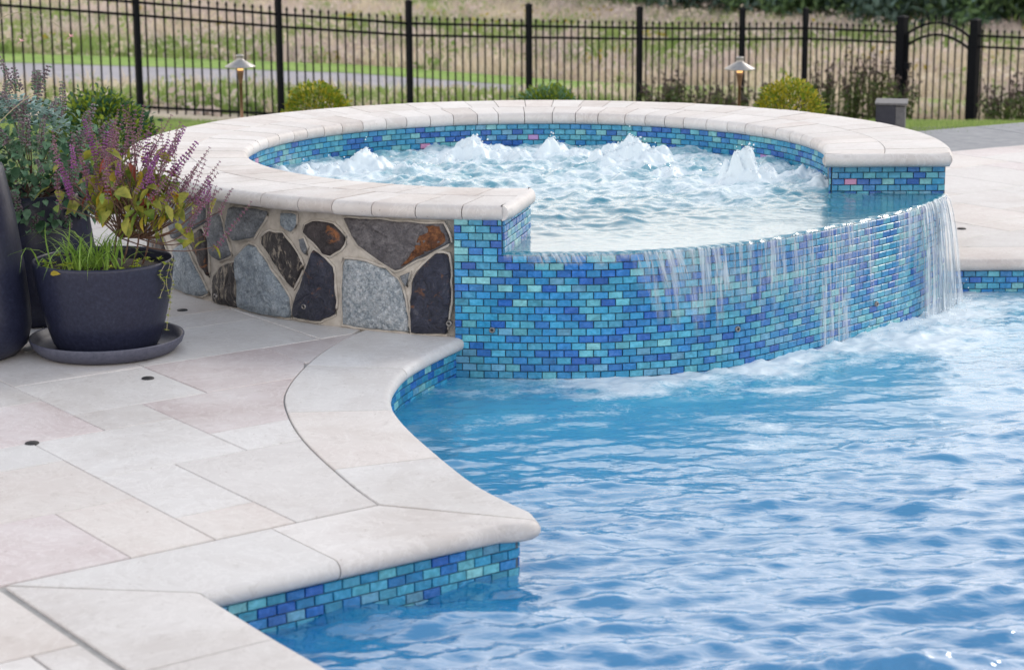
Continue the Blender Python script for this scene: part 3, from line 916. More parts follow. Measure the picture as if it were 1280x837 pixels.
# strip B (curved)
PJn, PEd = Path(JOINT), Path([nose_corner[8]] + [tuple(p) for p in EDGE_Bs])
cuts = [((-0.352, 5.206), nose_corner[8]), ((-0.487, 5.541), (-0.20, 5.66)), ((-0.685, 6.173), (-0.372, 6.19)), ((-0.705, 6.795), (-0.355, 6.74)), ((-0.52, 7.40), (-0.170, 7.215))]
for (i0, o0), (i1, o1) in zip(cuts, cuts[1:]):
    a0, a1 = nearest_s(PJn, i0), nearest_s(PJn, i1)
    b0, b1 = nearest_s(PEd, o0), nearest_s(PEd, o1)
    coping_stone(between(PJn, a0, a1, 9), between(PEd, b0, b1, 9), 0.001, 0.05, patio, frng.choice(['trav_white', 'trav_ivory', 'trav_cream']))

# deck on the far right of the hot tub
rpatio = patio
mb = MB()
rb = [(1.2, 8.74), (8.2, 8.74), (8.2, 15.5), (2.75, 12.30), (1.9, 11.3), (1.2, 10.2)]
mb.add([(x, y, -0.007) for x, y in rb], [tuple(range(len(rb)))])
mb.build('joint_bed', [M['joint']], patio)
def clip(poly, nx, ny, d):
    out = []
    for i in range(len(poly)):
        a, b_ = poly[i], poly[(i + 1) % len(poly)]
        da, db = a[0] * nx + a[1] * ny - d, b_[0] * nx + b_[1] * ny - d
        if da >= 0: out.append(a)
        if da * db < 0:
            t = da / (da - db); out.append((a[0] + (b_[0] - a[0]) * t, a[1] + (b_[1] - a[1]) * t))
    return out
def fillrects(i0, i1, j0, j1, seed):
    rg = random.Random(seed); oc = set(); out = []
    for j in range(j0, j1):
        for i in range(i0, i1):
            if (i, j) in oc: continue
            for (a, b_) in rg.sample([(3, 2), (2, 2), (2, 3), (2, 1), (1, 2)], 5) + [(1, 1)]:
                cs = [(i + x, j + y) for x in range(a) for y in range(b_)]
                if not any(c_ in oc for c_ in cs):
                    oc.update(cs); out.append((i, i + a, j, j + b_)); break
    return out
for (i0, i1, j0, j1) in fillrects(17, 52, -24, 20, 4):
    u0, v0 = cell(i0, j0); u1, v1 = cell(i1, j1)
    poly = [tuple(UV(a, b_)) for a, b_ in ((u0 + G, v0 + G), (u1 - G, v0 + G), (u1 - G, v1 - G), (u0 + G, v1 - G))]
    poly = clip(poly, 0, 1, 9.012)
    if len(poly) < 3: continue
    poly = clip(poly, 1, 0, 1.3)
    if len(poly) < 3: continue
    poly = clip(poly, -1, 0, -7.9)
    if len(poly) < 3: continue
    poly = clip(poly, 0.50, -0.866, 0.50 * 2.79 - 0.866 * 12.34)      # far edge of the deck
    if len(poly) < 3: continue
    cen = sum((Vector(p) for p in poly), Vector((0, 0))) / len(poly)
    if (cen - Vector((XC, YC))).length < 1.5: continue
    ar = abs(sum(poly[k][0] * poly[(k + 1) % len(poly)][1] - poly[(k + 1) % len(poly)][0] * poly[k][1] for k in range(len(poly)))) / 2
    if ar < 0.0012: continue
    paving(poly, frng.choice(['trav_cream', 'trav_ivory', 'trav_cream', 'trav_white', 'trav_pink']))
xx = 1.74
while xx < 7.8:
    w = 0.62
    coping_stone([(xx + w, 9.005), (xx, 9.005)], [(xx + w, 8.69), (xx, 8.69)], 0.001, 0.052, patio, frng.choice(['trav_ivory', 'trav_cream']))
    xx += w
# little round deck anchor caps set flush in the paving
for x, y in ((-1.415, 5.827), (-1.211, 6.624), (-1.268, 7.724), (2.111, 9.493)):
    mb = MB(); mb.lathe([(0.0, 0.0035), (0.012, 0.0035), (0.013, 0.0022), (0.019, 0.003), (0.021, 0.001), (0.021, -0.01)], 20, (x, y, 0.001))
    mb.build('anchor_cap', [M['fitting_hole']], patio, smooth=True)
# two grey steps beyond the far deck
def slab(name, poly, z0, z1, mat, parent=None, kind=None):
    mb = MB(); mb.prism(poly, z0, z1, 0.006); return mb.build(name, [M[mat]], parent, kind=kind)
steps = tag(empty('garden_path'), kind='structure')
d1 = Vector((0.866, 0.50))
a0 = Vector((2.2, 12.03))
for k, (off0, off1, zz) in enumerate(((0.02, 0.47, -0.012), (0.50, 0.98, -0.020))):
    nn = Vector((-0.5, 0.866))
    for q in range(4):
        s0_, s1_ = q * 1.6 + 0.004, (q + 1) * 1.6 - 0.004
        pl = [tuple(a0 + d1 * s0_ + nn * off0), tuple(a0 + d1 * s1_ + nn * off0), tuple(a0 + d1 * s1_ + nn * off1), tuple(a0 + d1 * s0_ + nn * off1)]
        slab('path_slab', pl, -0.12, zz, 'concrete', steps)

# ------------------------------------------------------------------ hot tub
tub = empty('hot_tub', (0, 0, 0), 0, 'round raised hot tub with bullnosed stone rim, blue glass tile spillway and stone veneer', 'hot tub')
FRONT = Path(catmull([(-0.205, 7.222), (0.0, 7.196), (0.17, 7.188), (0.36, 7.196), (0.60, 7.258), (0.77, 7.335), (0.94, 7.455), (1.25, 7.755), (1.57, 8.105), (1.765, 8.41), (1.825, 8.555)], 8))
IC, IR = Vector((XC, YC - 0.085)), 1.275        # inner tiled wall
OC, OR = Vector((XC + 0.005, YC + 0.005)), 1.785
def circ(c, r_, a): return Vector((c.x + r_ * math.cos(R(a)), c.y + r_ * math.sin(R(a))))
def r_st(a):
    a = a % 360
    if a > 300: a -= 360
    return float(np.interp(a, [-20, 25, 90, 225, 259], [1.742, 1.715, 1.69, 1.665, 1.74]))
# masonry core of the overflow wall and its ledge
mb = MB()
k = len(FRONT.p)
inner_front = []
for i, p in enumerate(FRONT.p):
    a = 268.5 + (344 - 268.5) * i / (k - 1) if i > 0 else 266
    s_ = FRONT.s[i] / FRONT.L
    a = 257 + (345.5 - 257) * s_
    inner_front.append(circ(IC, IR - 0.03, a))
vs = [(p.x, p.y, -1.3) for p in FRONT.p] + [(p.x, p.y, ZL - 0.006) for p in FRONT.p] + [(p.x, p.y, ZL - 0.006) for p in inner_front] + [(p.x, p.y, -0.6) for p in inner_front]
fs = []
for i in range(k - 1):
    fs += [(i, i + 1, k + i + 1, k + i), (k + i, k + i + 1, 2 * k + i + 1, 2 * k + i), (2 * k + i, 2 * k + i + 1, 3 * k + i + 1, 3 * k + i)]
mb.add(vs, fs)
ofw = mb.build('overflow_wall', [M['grout']], tub)
NROW = 19
front_tiles = lay_tiles(FRONT, ZL, NROW)
front_tiles.sort(key=lambda t: -(2.0 / (t[0].translation.y)) + 0.2 * max(0, -(t[0].translation.z + 0.10)))
# the 300 tiles that show largest stay single
vis = [t for t in front_tiles if t[0].translation.z > ZW - 0.012]
hid = [t for t in front_tiles if t[0].translation.z <= ZW - 0.012]
LEFT_PIL = Path(FRONT.p[:1] + [FRONT.at(0.173 * i / 6) for i in range(1, 7)])
pil_tiles = lay_tiles(LEFT_PIL, ZL + 5 * ROW, 5, s1=0.173)
# grout backing for the left pillar
mb = MB()
pl = [LEFT_PIL.at(LEFT_PIL.L * i / 6) for i in range(7)]
endp, endi = pl[-1], circ(IC, IR - 0.02, 268.0)
sidep = [Vector((-0.205, 7.222)).lerp(circ(IC, IR - 0.02, 255), 1.0)]
ring = [*pl, endi, circ(IC, IR - 0.02, 262), circ(IC, IR - 0.02, 256)]
n_ = len(ring)
mb.add([(p.x, p.y, ZL - 0.02) for p in ring] + [(p.x, p.y, ZU + 0.004) for p in ring], [(i, (i + 1) % n_, n_ + (i + 1) % n_, n_ + i) for i in range(n_)] + [tuple(range(n_, 2 * n_))])
mb.build('left_end_pier', [M['grout']], tub).name = 'end_pier'
single = pil_tiles + vis
place_tiles(single[:296], ofw)
tiles_joined('tile_field', single[296:] + hid, ofw)
# end face of the left pier (looks at the spilling water)
SIDE_L = Path([endp, endi])
RPX0, RPX1, RPY = 1.348, 1.825, 8.56
RFACE = Path([(RPX0, RPY), (RPX1, RPY)])
mb = MB()
ring = [Vector((RPX0, RPY)), Vector((RPX1, RPY)), circ(OC, 1.70, -6), circ(IC, IR - 0.02, -6)]
mb.add([(p.x, p.y, ZL - 0.02) for p in ring] + [(p.x, p.y, ZU + 0.004) for p in ring], [(i, (i + 1) % 4, 4 + (i + 1) % 4, 4 + i) for i in range(4)] + [(4, 5, 6, 7)])
mb.build('end_pier', [M['grout']], tub)
# inner wall
inner_path = Path([circ(IC, IR, a) for a in np.linspace(268, -13.8, 120)])
mb = MB(); wall_ext(mb, inner_path, -0.6, ZU + 0.004)
inw = mb.build('inner_wall', [M['grout']], tub)
mb = MB(); wall_ext(mb, Path([circ(IC, IR, a) for a in np.linspace(-92, -16, 40)]), -0.6, ZL - 0.006)
mb.build('inner_footwall', [M['plaster']], tub)
inner_t = lay_tiles(inner_path, ZU, 8, rose=0.005)
rf_t = lay_tiles(RFACE, ZU, 7)
rf_t[20] = (rf_t[20][0], len(TM), rf_t[20][2])
# ledge tiles lying flat under the spilling sheet
led = []
for r_ in range(1, 14):
    d = 0.004 + (r_ - 0.5) * ROW
    s = -(BRK / 2 if r_ % 2 else 0)
    while s < FRONT.L:
        c_ = s + BRK / 2
        if 0.19 < c_ < FRONT.L - 0.01:
            p, t = FRONT.at(c_), FRONT.tan(c_, 0.03)
            nrm = Vector((t.y, -t.x))
            q = p - nrm * d
            if (q - IC).length > IR - 0.035:
                Mx = Matrix((Vector((t.x, t.y, 0)), Vector((0, 0, -1)), Vector((nrm.x, nrm.y, 0)))).transposed().to_4x4()
                Mx.translation = (q.x, q.y, ZL - 0.005)
                led.append((Mx, trng.randrange(len(TM)), TW * (1 - d / 1.8)))
        s += BRK
tiles_joined('tile_field', inner_t + rf_t + led + lay_tiles(SIDE_L, ZL + 5 * ROW, 5), inw)
mb = MB()
fl = [circ(IC, IR + 0.05, a) for a in range(0, 360, 10)]
mb.add([(p.x, p.y, -0.55) for p in fl], [tuple(range(36))])
mb.build('tub_floor', [M['plaster']], tub)

# ---- stone veneer wall
angs = np.linspace(259.6, -12.2, 150)
mb = MB()
outp = [circ(Vector((XC, YC)), r_st(a) - (0.02 if a > 259 else 0), a) for a in angs]
k = len(outp)
mb.add([(p.x, p.y, -0.3) for p in outp] + [(p.x, p.y, ZU + 0.004) for p in outp], [(i, i + 1, k + i + 1, k + i) for i in range(k - 1)])
sw = mb.build('veneer_wall', [M['mortar']], tub, smooth=True)
VS = {
 1: [(225.087, 0.393), (232.761, 0.404), (232.243, 0.378), (230.419, 0.32), (229.863, 0.294), (225.7, 0.267), (224.34, 0.294), (224.134, 0.327)],
 2: [(235.423, 0.407), (238.006, 0.408), (237.834, 0.371), (236.939, 0.336), (235.222, 0.359)],
 3: [(239.28, 0.371), (240.584, 0.386), (243.583, 0.385), (245.206, 0.344), (245.175, 0.312), (243.086, 0.264), (241.943, 0.271), (240.614, 0.309), (238.835, 0.342)],
 4: [(245.446, 0.408), (250.994, 0.412), (256.15, 0.406), (258.015, 0.413), (259.057, 0.347), (255.777, 0.292), (252.2, 0.235), (250.222, 0.268), (247.502, 0.313)],
 5: [(231.383, 0.299), (233.11, 0.325), (235.395, 0.325), (236.666, 0.293), (238.69, 0.223), (237.791, 0.173), (236.871, 0.123), (235.168, 0.164), (232.974, 0.238), (231.342, 0.275)],
 6: [(238.182, 0.316), (239.018, 0.323), (239.581, 0.283), (239.345, 0.256), (238.748, 0.271)],
 7: [(228.748, 0.257), (230.301, 0.253), (232.883, 0.18), (235.955, 0.091), (236.071, 0.014), (230.639, 0.007), (226.334, 0.013), (226.287, 0.131), (225.845, 0.197)],
 8: [(240.457, 0.276), (242.3, 0.244), (243.417, 0.219), (243.626, 0.125), (243.437, 0.05), (241.28, 0.019), (236.949, 0.018), (237.468, 0.087), (239.046, 0.177)],
 9: [(245.304, 0.254), (247.452, 0.252), (250.869, 0.232), (252.82, 0.177), (253.569, 0.067), (253.635, 0.013), (249.007, 0.014), (244.901, 0.016), (244.913, 0.148)],
 10: [(257.345, 0.299), (259.0, 0.293), (259.1, 0.151), (258.6, 0.017), (254.186, 0.013), (254.186, 0.124), (254.619, 0.208), (255.758, 0.255)],
 11: [(252.679, 0.213), (254.153, 0.234), (253.633, 0.174)],
 12: [(222.053, 0.148), (225.219, 0.18), (225.815, 0.099), (225.616, 0.005), (220.218, 0.006), (220.22, 0.086)],
 13: [(220.395, 0.344), (222.517, 0.361), (223.232, 0.295), (224.711, 0.207), (222.119, 0.178), (220.041, 0.194), (219.916, 0.273)],
 14: [(214.252, 0.231), (218.004, 0.286), (219.202, 0.241), (219.179, 0.102), (216.964, 0.152)],
 15: [(209.257, 0.169), (212.535, 0.199), (215.451, 0.126), (218.686, 0.034), (215.857, 0.011), (208.043, 0.004), (207.359, 0.088)],
 16: [(208.0, 0.39), (214.5, 0.40), (219.0, 0.38), (218.6, 0.31), (213.8, 0.255), (209.0, 0.21), (206.6, 0.28)],
 17: [(198.0, 0.39), (206.0, 0.40), (205.0, 0.27), (200.5, 0.20), (197.0, 0.28)],
 18: [(197.5, 0.16), (203.0, 0.19), (206.0, 0.12), (206.2, 0.012), (198.0, 0.010)],
 19: [(188.0, 0.39), (196.4, 0.395), (195.0, 0.25), (190.0, 0.19), (187.0, 0.27)],
 20: [(187.0, 0.17), (195.0, 0.20), (196.3, 0.10), (196.0, 0.012), (187.6, 0.010)],
 21: [(-12.0, 0.40), (-8.0, 0.405), (-6.5, 0.32), (-10.0, 0.27), (-12.1, 0.285)],
 22: [(-12.1, 0.255), (-9.2, 0.245), (-7.5, 0.16), (-10.6, 0.10), (-12.0, 0.115)],
 23: [(-11.9, 0.09), (-9.0, 0.08), (-8.0, 0.02), (-11.8, 0.015)],
 24: [(-5.0, 0.40), (3.0, 0.39), (4.0, 0.25), (-2.0, 0.20), (-5.6, 0.28)],
}
VM = {1: 'st_grey', 2: 'st_blue', 3: 'st_rust', 4: 'st_greyrust', 5: 'st_black', 6: 'st_grey', 7: 'st_blue', 8: 'st_navy', 9: 'st_light', 10: 'st_navy',
      11: 'st_grey', 12: 'st_black', 13: 'st_grey', 14: 'st_rust', 15: 'st_blue', 16: 'st_grey', 17: 'st_light', 18: 'st_rust', 19: 'st_blue', 20: 'st_grey',
      21: 'st_grey', 22: 'st_rust', 23: 'st_blue', 24: 'st_grey'}
srng = random.Random(2)
def veneer(poly, mat, prd=0.016):
    # densify and roughen the outline, then dome the face
    pts = []
    n = len(poly)
    c0_ = sum((Vector(q) for q in poly), Vector((0, 0))) / n
    for i in range(n):
        a, b_ = Vector(poly[i]), Vector(poly[(i + 1) % n])
        L = math.hypot((b_.x - a.x) * 0.03, b_.y - a.y)
        m_ = max(1, int(L / 0.022))
        for q in range(m_):
            p = a.lerp(b_, q / m_)
            pts.append(c0_ + (p - c0_) * 1.055 + Vector((srng.uniform(-0.10, 0.10), srng.uniform(-0.0028, 0.0028))) * (1.0 if q else 0.5))
    # soften corners
    n = len(pts)
    pts = [pts[i] * 0.8 + (pts[i - 1] + pts[(i + 1) % n]) * 0.1 for i in range(n)]
    c_ = sum(pts, Vector((0, 0))) / n
    rings = [(1.0, -0.004), (0.985, prd * 0.55), (0.93, prd), (0.6, prd + 0.003), (0.3, prd + 0.004)]
    vs = []
    for f_, d in rings:
        for p in pts:
            q = c_ + (p - c_) * f_
            dd = d + (srng.uniform(-0.004, 0.004) if f_ < 0.98 else 0)
            w = circ(Vector((XC, YC)), r_st(q.x) + dd, q.x)
            vs.append((w.x, w.y, q.y))
    w = circ(Vector((XC, YC)), r_st(c_.x) + prd + 0.004, c_.x)
    vs.append((w.x, w.y, c_.y))
    fs = []
    for r_ in range(len(rings) - 1):
        for i in range(n):
            i2 = (i + 1) % n
            fs.append((r_ * n + i, r_ * n + i2, (r_ + 1) * n + i2, (r_ + 1) * n + i))
    L0 = (len(rings) - 1) * n
    fs += [(L0 + i, L0 + (i + 1) % n, len(vs) - 1) for i in range(n)]
    mb = MB(); mb.add(vs, fs)
    me = fix_normals(mb.mesh('veneer_stone', [M[mat]], True))
    o = link('veneer_stone', me, sw)
    # pale pointing bead round the stone
    bead = [circ(Vector((XC, YC)), r_st((c_ + (p - c_) * 1.03).x) + 0.003, (c_ + (p - c_) * 1.03).x) for p in pts]
    bz = [(c_ + (p - c_) * 1.03).y for p in pts]
    return o, [(b_.x, b_.y, z) for b_, z in zip(bead, bz)]
beads = MB()
for kx, pl_ in VS.items():
    o, bd = veneer(pl_, VM[kx], srng.uniform(0.010, 0.024))
    beads.tube([(q[0] + srng.uniform(-.002, .002), q[1], q[2] + srng.uniform(-.002, .002)) for q in bd + bd[:1]], [0.0045 + 0.002 * srng.random() for _ in range(len(bd) + 1)], 6, False)
beads.build('pointing', [M['mortar']], sw, smooth=True, kind='stuff')
# the big grey stone carries a rust corner, a second slab of the same rock
veneer([(256.2, 0.405), (258.0, 0.409), (258.9, 0.350), (255.9, 0.300), (252.8, 0.246), (253.4, 0.262), (255.0, 0.330)], 'rust', 0.022)

# ---- rim: two rings of stones
AO = (265.3, -14.0)     # outer ring angles about OC
AI = (268.4, -15.9)     # inner ring angles about IC
def rim_pt(t, f_):
    """t along the rim 0..1 (left end to right end), f_ 0 outer nose .. 1 inner nose"""
    a = circ(OC, OR, AO[0] + (AO[1] - AO[0]) * t)
    b_ = circ(IC, IR - 0.035, AI[0] + (AI[1] - AI[0]) * t)
    return a.lerp(b_, f_)
rrng = random.Random(21)
MID = 0.53
def ring_stones(nst, outer):
    ts = [0]
    ws = [rrng.uniform(0.85, 1.15) for _ in range(nst)]
    tot = sum(ws)
    for w in ws: ts.append(ts[-1] + w / tot)
    for q, (a, b_) in enumerate(zip(ts, ts[1:])):
        tt = [a + (b_ - a) * i / 4 for i in range(5)]
        mat = 'cop_a' if rrng.random() < 0.62 else 'cop_b'
        if outer: coping_stone([rim_pt(t, MID - 0.002) for t in tt], [rim_pt(t, 0) for t in tt], ZC + rrng.uniform(-.0009, .0009), TH, tub, mat, 0.0018, 0.027)
        else: coping_stone([rim_pt(t, MID + 0.002) for t in tt], [rim_pt(t, 1) for t in tt], ZC + rrng.uniform(-.0009, .0009), TH, tub, mat, 0.0018, 0.027)
ring_stones(54, True)
ring_stones(52, False)
mb = MB()
kk = 80
A_ = [rim_pt(i / kk, 0.08) for i in range(kk + 1)]; B_ = [rim_pt(i / kk, 0.92) for i in range(kk + 1)]
mb.add([(p.x, p.y, ZC - 0.008) for p in A_] + [(p.x, p.y, ZC - 0.008) for p in B_], [(i, i + 1, kk + 2 + i, kk + 1 + i) for i in range(kk)])
mb.build('rim_bed', [M['joint']], tub)
# bullnosed end stones across both cut ends
def end_stone(t, sgn):
    a, b_ = rim_pt(t, 0.0), rim_pt(t, 1.0)
    d = (b_ - a).normalized()
    a, b_ = a + d * 0.012, b_ - d * 0.012
    nrm = Vector((d.y, -d.x)) * sgn
    kx = 8
    inn = [a.lerp(b_, i / kx) - nrm * 0.0035 for i in range(kx + 1)]
    outn = [p + nrm * 0.0375 for p in inn]
    # round both corners of the nose
    outn[0] = inn[0] + nrm * 0.024; outn[-1] = inn[-1] + nrm * 0.024
    coping_stone(inn, outn, ZC + 0.0009, TH + 0.001, tub, 'cop_a', 0.0, 0.027)
end_stone(0.0, 1 if (Vector((rim_pt(0, 1) - rim_pt(0, 0))).y > 0) else -1)
end_stone(1.0, -1)

# ---- small round fittings
def fitting(p, nrm, parent):
    p, nrm = Vector(p), Vector(nrm).normalized()
    q = nrm.to_track_quat('Z', 'Y').to_matrix().to_4x4(); q.translation = p
    mb = MB(); mb.lathe([(0.0, 0.004), (0.0055, 0.004), (0.0062, 0.010), (0.0095, 0.009), (0.0115, 0.005), (0.0115, -0.006)], 18)
    mb.v = [tuple(q @ Vector(v_)) for v_ in mb.v]
    o = mb.build('wall_fitting', [M['fitting']], parent, smooth=True)
    mb = MB(); mb.lathe([(0.0, 0.0), (0.0061, 0.0)], 14)
    mb.v = [tuple(q @ Vector((v_[0], v_[1], 0.0065))) for v_ in mb.v]
    mb.build('socket', [M['fitting_hole']], o)
for (s_px, z) in (((-0.074, 7.16), 0.033), ((0.804, 7.4), -0.004), ((1.432, 7.95), -0.034), ((0.93, 7.47), 0.0)):
    s_ = nearest_s(FRONT, s_px); p, t = FRONT.at(s_), FRONT.tan(s_)
    if s_px[0] == 0.93: continue
    fitting((p.x + t.y * 0.008, p.y - t.x * 0.008, z), (t.y, -t.x, 0), tub)
for a, z in ((239.14, 0.065), (221.6, 0.034), (259.05, 0.053)):
    p = circ(Vector((XC, YC)), r_st(a) + 0.018, a)
    fitting((p.x, p.y, z), (math.cos(R(a)), math.sin(R(a)), 0), tub)

# ------------------------------------------------------------------ water
def wave_field(seed, n, lam, ang0, spread, slope):
    rg = np.random.RandomState(seed)
    W = []
    for _ in range(n):
        L = math.exp(rg.uniform(math.log(lam[0]), math.log(lam[1])))
        th = ang0 + rg.normal(0, spread)
        k_ = 2 * PI / L
        W.append((k_ * math.cos(th), k_ * math.sin(th), rg.uniform(0, 2 * PI), slope * L / (2 * PI) * math.sqrt(2.0 / n)))
    return W
def eval_waves(W, X, Y):
    Z = np.zeros_like(X)
    for kx, ky, ph, a in W: Z += a * np.sin(kx * X + ky * Y + ph)
    return Z
fp = np.array([[p.x, p.y] for p in FRONT.p])
def dist_front(X, Y):
    D = np.full(X.shape, 9.0)
    for p in fp[::2]: D = np.minimum(D, np.hypot(X - p[0], Y - p[1]))
    return D
# pool
WP = wave_field(4, 80, (0.055, 0.28), R(95), R(22), 0.20) + wave_field(24, 16, (0.28, 0.62), R(97), R(18), 0.085) + wave_field(9, 40, (0.035, 0.11), R(92), R(40), 0.12)
WN = wave_field(14, 40, (0.05, 0.20), R(60), R(80), 0.16)
def xs_var(a, fa, fb, b_, fine, coarse):
    return np.concatenate([np.arange(a, fa, coarse), np.arange(fa, fb, fine), np.arange(fb, b_ + coarse, coarse)])
px_ = xs_var(-0.9, -0.8, 2.5, 8.0, 0.0115, 0.05)
py_ = xs_var(-0.3, 3.6, 8.74, 8.72, 0.0105, 0.05)
X, Y = np.meshgrid(px_, py_)
X = X.astype(float); Y = Y.astype(float)
D = dist_front(X, Y)
near = np.exp(-(D / 0.45) ** 2)
env = 0.62 + 0.75 * fbm(X * 1.3 + 3, Y * 1.6, 3)
calm = np.clip((D - 0.05) / 1.6, 0.30, 1.0)
Z = eval_waves(WP, X, Y) * env * calm
right_w = np.clip((X + 0.6) / 1.3, 0.10, 1.0)
Z += eval_waves(WN, X, Y) * near * right_w * 0.9
crest = eval_waves(WP, X, Y) / 0.012
# choppy: sharpen crests
Z = np.where(Z > 0, Z * (1 + 14 * np.abs(Z)), Z)
foamP = np.clip(np.exp(-(D / 0.30) ** 2) * right_w * 1.2, 0, 1) * 0.72
spl = np.exp(-(np.hypot((X - 1.55) / 0.42, (Y - 7.95) / 0.42)) ** 2)
foamP += 0.42 * spl * (0.3 + 1.4 * fbm(X * 8, Y * 12, 5, 0.65))
foamP += 0.42 * np.exp(-((D - 0.55) / 0.65) ** 2) * np.clip(fbm(X * 3, Y * 5, 4) - 0.45, 0, 1) * 4
Z += 0.020 * spl * fbm(X * 9, Y * 9, 4) + 0.020 * near * right_w * (fbm(X * 24, Y * 30, 4, 0.6) - 0.5)
foamP = foamP * (0.15 + 1.5 * fbm(X * 5.0 + 9, Y * 9.0 + 2, 5, 0.6))
inside_tub = np.zeros(X.shape, bool)
# keep only faces in the pool
ny, nx = X.shape
idx = np.arange(nx * ny).reshape(ny, nx)
Fp = np.stack([idx[:-1, :-1], idx[:-1, 1:], idx[1:, 1:], idx[1:, :-1]], -1).reshape(-1, 4)
Vp = np.stack([X, Y, Z + ZW], -1).reshape(-1, 3)
c = Vp[Fp].mean(1)
rr_ = np.hypot(c[:, 0] - XC, c[:, 1] - YC)
drop = (rr_ < 1.42) | ((c[:, 0] < 0.2) & (c[:, 1] > 7.4))
cu = (c[:, 0] - O.x) * U.x + (c[:, 1] - O.y) * U.y; cvv = (c[:, 0] - O.x) * V.x + (c[:, 1] - O.y) * V.y
drop |= (cu < 0.15) | ((cvv > -0.2) & (cu < 0.85))
Fp = Fp[~drop]
me = np_mesh('pool_water', Vp, Fp, M['pool_water'])
at = me.attributes.new('foam', 'FLOAT', 'POINT'); at.data.foreach_set('value', foamP.ravel().astype(np.float32))
air = np.exp(-np.maximum(dist_front(X, Y) - 0.1, 0) / 1.0) * (0.75 + 0.5 * fbm(X * 2, Y * 3, 3))
at = me.attributes.new('air', 'FLOAT', 'POINT'); at.data.foreach_set('value', np.clip(air, 0, 1).ravel().astype(np.float32))
tag(link('pool_water', me), kind='structure')

# hot tub water with foaming jets
sx = np.arange(-1.22, 1.86, 0.0085); sy = np.arange(7.16, 10.2, 0.0085)
X, Y = np.meshgrid(sx, sy)
WS = wave_field(31, 70, (0.045, 0.42), R(85), R(75), 0.27)
D = dist_front(X, Y)
rim_d = np.clip((D - 0.16) / 0.45, 0.0, 1.0)
back = np.clip((Y - 8.05) / 1.2, 0, 1)
Z = eval_waves(WS, X, Y) * (0.06 + 0.94 * rim_d) * (0.75 + 0.25 * back)
Z = np.where(Z > 0, Z * (1 + 10 * np.abs(Z)), Z)
foam = 0.24 * np.clip(back * 1.7, 0, 1) * rim_d + 0.23 * rim_d
jets = [(-0.66, 9.30, 0.10, 0.09, 0.085), (-0.82, 9.20, 0.07, 0.07, 0.06), (-0.93, 9.10, 0.06, 0.06, 0.035), (-0.50, 9.22, 0.07, 0.06, 0.035), (-0.30, 9.55, 0.05, 0.05, 0.035),
        (-0.17, 9.70, 0.11, 0.10, 0.105), (-0.05, 9.64, 0.08, 0.07, 0.05), (0.02, 9.60, 0.07, 0.06, 0.03),
        (0.20, 9.72, 0.06, 0.06, 0.085), (0.33, 9.72, 0.06, 0.06, 0.035), (0.575, 9.53, 0.10, 0.09, 0.125), (0.47, 9.47, 0.08, 0.07, 0.06), (0.67, 9.50, 0.07, 0.06, 0.045),
        (1.03, 8.93, 0.065, 0.08, 0.155), (1.11, 8.90, 0.08, 0.08, 0.065), (0.96, 8.90, 0.06, 0.06, 0.045), (1.27, 8.98, 0.07, 0.07, 0.05), (1.34, 8.72, 0.05, 0.06, 0.045), (0.70, 9.10, 0.05, 0.05, 0.03)]
rough = fbm(X * 17, Y * 17, 6, 0.68)
bil = 1 - np.abs(2 * fbm(X * 9 + 5, Y * 9 + 1, 4, 0.55) - 1)
jr = random.Random(12)
hh = np.zeros_like(X); ff = np.zeros_like(X)
for jx, jy, wx, wy, h_ in jets:
    sub = [(jx, jy, wx * 0.80, wy * 0.80, h_ * 0.92)] + [(jx + jr.gauss(0, wx * 0.62), jy + jr.gauss(0, wy * 0.55), wx * jr.uniform(0.38, 0.7), wy * jr.uniform(0.38, 0.7), h_ * jr.uniform(0.3, 0.8)) for _ in range(9)]
    wob = 0.32 * (fbm(X * 8 + jx * 7, Y * 8, 3) - 0.5)
    q = ((X - jx) / wx) ** 2 + ((Y - jy) / wy) ** 2
    for ax_, ay_, aw, ah, az in sub:
        q2 = np.maximum((((X - ax_) / aw) ** 2 + ((Y - ay_) / ah) ** 2) * (1 + 2 * wob), 0)
        hh = np.maximum(hh, az * np.exp(-np.power(q2, 1.5)) * (0.45 + 0.85 * np.clip(rough - 0.05, 0, 1)))
    ff = np.maximum(ff, np.clip(1.5 * np.exp(-q * 0.55), 0, 1))
Z += hh + 0.045 * back * rim_d * (bil - 0.5) + 0.040 * ff * (np.abs(2 * fbm(X * 13 + 3, Y * 13, 3, 0.55) - 1) - 0.2) + 0.016 * ff * (np.abs(2 * fbm(X * 34 + 3, Y * 34, 3, 0.55) - 1) - 0.2)
foam = np.clip(foam + 0.62 * ff + 0.60 * np.clip(fbm(X * 6 + 2, Y * 9 + 4, 6, 0.62) - 0.5, -0.4, 0.6) * 2.4 * (0.35 + 0.65 * back) * rim_d, -0.5, 1)
ZS = ZL + 0.010
sink = np.clip(1 - D / 0.03, 0, 1) ** 2 * 0.010
Vs = np.stack([X, Y, Z + ZS - sink], -1).reshape(-1, 3)
ny, nx = X.shape
idx = np.arange(nx * ny).reshape(ny, nx)
Fs = np.stack([idx[:-1, :-1], idx[:-1, 1:], idx[1:, 1:], idx[1:, :-1]], -1).reshape(-1, 4)
c = Vs[Fs].mean(1)
ang = np.degrees(np.arctan2(c[:, 1] - YC, c[:, 0] - XC)) % 360
rr_ = np.hypot(c[:, 0] - XC, c[:, 1] - YC)
fa = np.degrees(np.arctan2(fp[:, 1] - YC, fp[:, 0] - XC)) % 360
fr_ = np.hypot(fp[:, 0] - XC, fp[:, 1] - YC)
o_ = np.argsort(fa)
rmax = np.interp(ang, fa[o_], fr_[o_]) + 0.006
